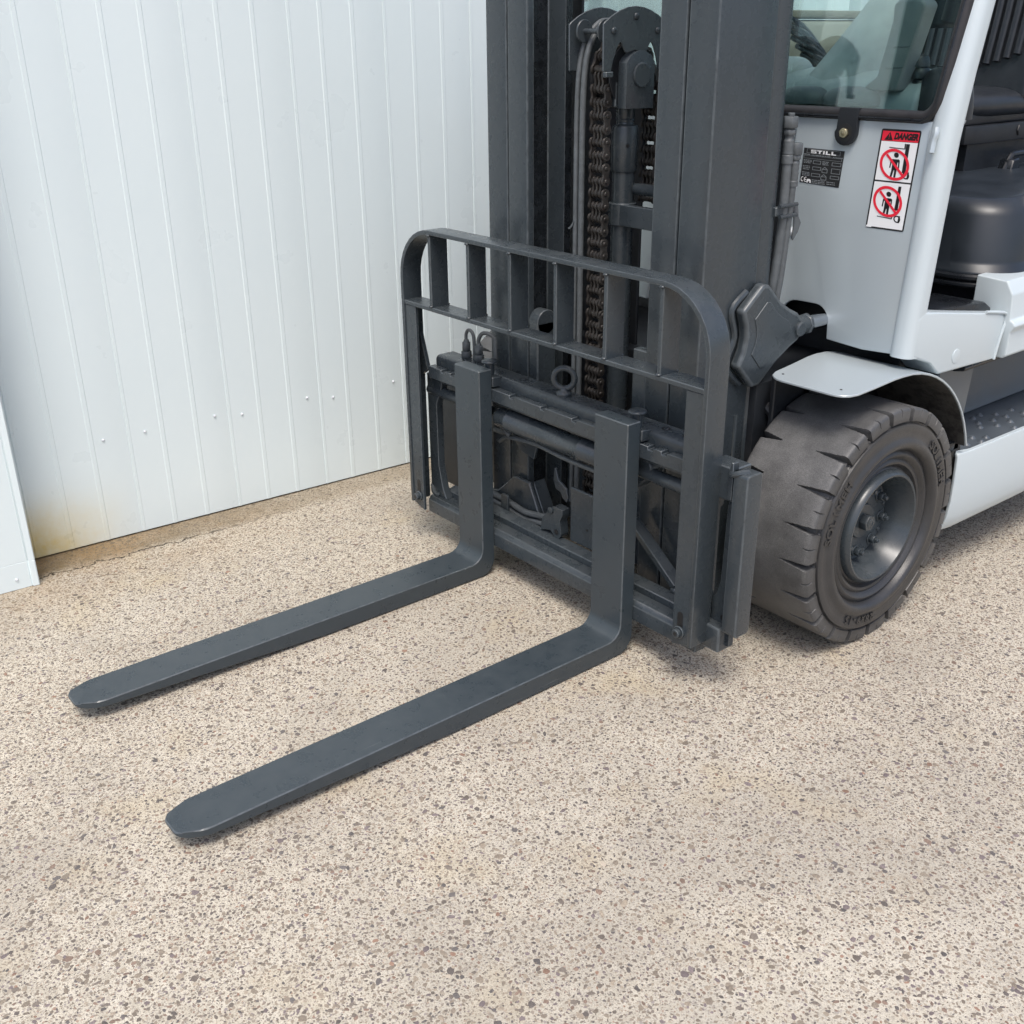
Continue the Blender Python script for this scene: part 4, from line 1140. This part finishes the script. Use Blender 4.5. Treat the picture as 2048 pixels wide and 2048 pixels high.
# ---- printed sticker and type plate
def flat(name, mat, parent, pts, lvl):
    return panel_prism(name, mat, parent, pts, .0003, .0006 + .0005 * lvl)
def sticker():
    def S(px, py):                       # artwork units of the sticker drawing
        return (.511 + .000228 * (px - (1245 - (py - 290) * .17)), 1.288 - (py - 290) * .0001785)
    st = flat('danger_sticker', BLK, FL, rrect(.509, .6185, 1.0775, 1.3165, .005, 3), 0)
    flat('header', RED, st, [(.5135, 1.2885), (.6145, 1.2885), (.6145, 1.3115), (.5135, 1.3115)], 1)
    flat('field', WHT, st, [(.5135, 1.195), (.6145, 1.195), (.6145, 1.2875), (.5135, 1.2875)], 1)
    flat('field', WHT, st, [(.5135, 1.0815), (.6145, 1.0815), (.6145, 1.191), (.5135, 1.191)], 1)
    flat('warning_triangle', BLK, st, [(.5205, 1.2905), (.5445, 1.2905), (.5345, 1.3095)], 2)
    flat('exclamation_mark', RED, st, [(.5332, 1.2965), (.5342, 1.2965), (.535, 1.304), (.5333, 1.304)], 3)
    flat('exclamation_dot', RED, st, [(.5328, 1.2935), (.5340, 1.2935), (.5341, 1.2950), (.5329, 1.2950)], 3)
    def text(txt, name, mat, cx, cz, size, shear, bold, sx, lvl, parent):
        V, F = curve_text(txt, size, shear, bold, sx)
        o = .0006 + .0005 * lvl + .0003
        m = MB().add([(cx + u, PY(cz + v, o), cz + v) for u, v in V], F)
        return link(name, m.data(name, flat=True), mat, parent)
    text('DANGER', 'danger_lettering', BLK, .5795, 1.2998, .0195, .25, .0013, .82, 2, st)
    def poly(name, mat, pts, lvl): flat(name, mat, st, [S(*p) for p in pts], lvl)
    def ring(name, mat, cx, cy, rx, ry, w, lvl):
        pts = []
        o = [(cx + rx * math.cos(a) , cy + ry * math.sin(a)) for a in np.linspace(0, 2 * math.pi, 37)]
        i = [(cx + (rx - w) * math.cos(a), cy + (ry - w * 1.15) * math.sin(a)) for a in np.linspace(0, 2 * math.pi, 37)]
        m = MB(); off = .0006 + .0005 * lvl + .0003
        for p in o + i:
            x, z = S(*p); m.v.append((x, PY(z, off), z))
        m.f = [(k, k + 1, 37 + k + 1, 37 + k) for k in range(36)]
        link(name, m.data(name, flat=True), mat, st)
    def figure(dx, dy):
        T = lambda *p: [(x + dx, y + dy) for x, y in p]
        poly('figure_head', BLK, [(1440 + dx + 30 * math.cos(a), 466 + dy + 34 * math.sin(a)) for a in np.linspace(0, 2 * math.pi, 17)[:-1]], 2)
        poly('figure_body', BLK, T((1388, 520), (1470, 520), (1482, 535), (1470, 640), (1455, 640), (1462, 560), (1452, 560), (1440, 665), (1375, 665), (1392, 560), (1380, 560), (1362, 640), (1348, 636), (1368, 540)), 2)
        poly('figure_leg', BLK, T((1376, 665), (1404, 665), (1376, 760), (1352, 760)), 2)
        poly('figure_leg', BLK, T((1412, 665), (1440, 665), (1422, 760), (1398, 760)), 2)
    figure(0, 0); figure(-98, 522)
    poly('mast_symbol', BLK, [(1562, 312), (1606, 312), (1546, 690), (1502, 690)], 2)
    poly('fork_symbol', BLK, [(1546, 310), (1560, 310), (1548, 384), (1352, 376), (1352, 366), (1536, 372)], 2)
    poly('mast_symbol', BLK, [(1465, 872), (1500, 872), (1450, 1190), (1405, 1200)], 2)
    poly('fork_symbol', BLK, [(1372, 1270), (1384, 1270), (1376, 1318), (1190, 1302), (1190, 1293), (1364, 1306)], 2)
    for cx, cy in ((1552, 722), (1440, 1308)):
        ring('wheel_symbol', BLK, cx, cy, 42, 48, 14, 2)
        poly('truck_edge', BLK, [(cx + 22, cy - 46), (cx + 40, cy - 46), (cx + 26, cy + 46), (cx + 6, cy + 46)], 2)
    for cx, cy in ((1415, 592), (1326, 1088)):
        ring('prohibition_ring', RED, cx, cy, 182, 208, 32, 3)
        poly('prohibition_bar', RED, [(cx - 103, cy - 118), (cx - 80, cy - 140), (cx + 110, cy + 125), (cx + 86, cy + 146)], 3)
    flat('chipped_corner', WHT, st, [(.511, 1.0795), (.526, 1.0795), (.527, 1.0812), (.511, 1.084)], 2)
    # type plate
    def Q(px, py):                       # artwork units of the type plate
        # plate corners TL(320,100) TR(1870,180) BR(1590,1530) BL(65,1400)
        v = (py - 100 - (px - 320) * .06) / 1300.
        u = (px - (320 - 255 * v)) / 1540.
        return (.285 + .126 * u, 1.257 - .0865 * v - .0020 * u + .0)
    tp = flat('type_plate', BLK, FL, [Q(320, 100), Q(1870, 180), Q(1590, 1530), Q(65, 1400)][::-1], 0)
    def qp(name, mat, pts, lvl=1): flat(name, mat, tp, [Q(*p) for p in pts], lvl)
    def frame(x0, y0, x1, y1, w=16, mat=GRYP):
        k = .06
        sl = -.19
        def c(x, y): return (x + (y - y0) * sl, y + (x - x0) * k)
        qp('frame_line', mat, [c(x0, y0), c(x1, y0), c(x1, y0 + w), c(x0, y0 + w)])
        qp('frame_line', mat, [c(x0, y1 - w), c(x1, y1 - w), c(x1, y1), c(x0, y1)])
        qp('frame_line', mat, [c(x0, y0), c(x0 + w, y0), c(x0 + w, y1), c(x0, y1)])
        qp('frame_line', mat, [c(x1 - w, y0), c(x1, y0), c(x1, y1), c(x1 - w, y1)])
    # STILL, block letters
    def L(pts): qp('still_lettering', WHT, pts, 2)
    L([(600, 170), (805, 180), (800, 205), (640, 198), (636, 222), (800, 230), (790, 305), (580, 292), (585, 265), (745, 275), (750, 250), (590, 242)])
    L([(835, 185), (1025, 195), (1018, 228), (965, 226), (940, 315), (885, 312), (908, 222), (828, 218)])
    L([(1070, 200), (1125, 203), (1100, 328), (1042, 324)])
    L([(1170, 205), (1232, 208), (1215, 300), (1330, 308), (1322, 345), (1145, 335)])
    L([(1385, 216), (1445, 219), (1430, 312), (1545, 320), (1535, 358), (1360, 345)])
    frame(440, 130, 1720, 290, 10)
    frame(300, 375, 1760, 485, 10)
    frame(660, 560, 960, 690); frame(1380, 610, 1730, 740); frame(620, 790, 950, 920); frame(1350, 830, 1690, 1020); frame(560, 1040, 900, 1160); frame(1290, 1100, 1630, 1220)
    random.seed(3)
    for (x0, x1, ys) in ((280, 590, (550, 600, 650)), (1010, 1260, (600, 655, 705)), (235, 510, (770, 830, 890)), (190, 510, (1010, 1065, 1120)), (560, 1060, (1290, 1350, 1405)), (1130, 1460, (1340, 1415)), (300, 540, (335,)), (600, 1330, (365,)), (1430, 1790, (420,))):
        for y in ys:
            x = x0
            while x < x1 - 30:
                w = random.choice((35, 55, 80, 110))
                e = min(x + w, x1)
                qp('small_print', GRYP, [(x, y - 13 + (x - x0) * .06), (e, y - 13 + (e - x0) * .06), (e - 4, y + 13 + (e - x0) * .06), (x - 4, y + 13 + (x - x0) * .06)])
                x = e + 22
    for ox, oy in ((0, 0), (-55, 270)):
        for a, b in (((1095, 800), (985, 880)), ((1095, 800), (1185, 885)), ((985, 880), (970, 1000)), ((1185, 885), (1165, 1015)), ((970, 995), (1165, 1010)), ((1010, 880), (1165, 890))):
            a = (a[0] + ox, a[1] + oy); b = (b[0] + ox, b[1] + oy)
            d = Vector((b[0] - a[0], b[1] - a[1])).normalized() * 9
            qp('load_symbol', GRYP, [(a[0] - d.y, a[1] + d.x), (b[0] - d.y, b[1] + d.x), (b[0] + d.y, b[1] - d.x), (a[0] + d.y, a[1] - d.x)])
    # CE mark and manual symbol
    def cmark(cx, cy, e):
        o = [(cx + 62 * math.cos(R(a)), cy - 95 * math.sin(R(a))) for a in range(60, 301, 20)]
        i = [(cx + 38 * math.cos(R(a)), cy - 68 * math.sin(R(a))) for a in range(300, 59, -20)]
        qp('ce_mark', WHT, [(x - (y - cy) * .18, y) for x, y in o + i], 2)
        if e: qp('ce_mark', WHT, [(cx - 50, cy - 13), (cx + 28, cy - 8), (cx + 26, cy + 15), (cx - 50, cy + 12)], 2)
    cmark(195, 1275, 0); cmark(320, 1285, 1)
    qp('manual_symbol', WHT, [(355, 1405), (370, 1300), (410, 1262), (490, 1268), (525, 1310), (515, 1415), (470, 1410), (478, 1350), (405, 1345), (395, 1408)], 2)
sticker()
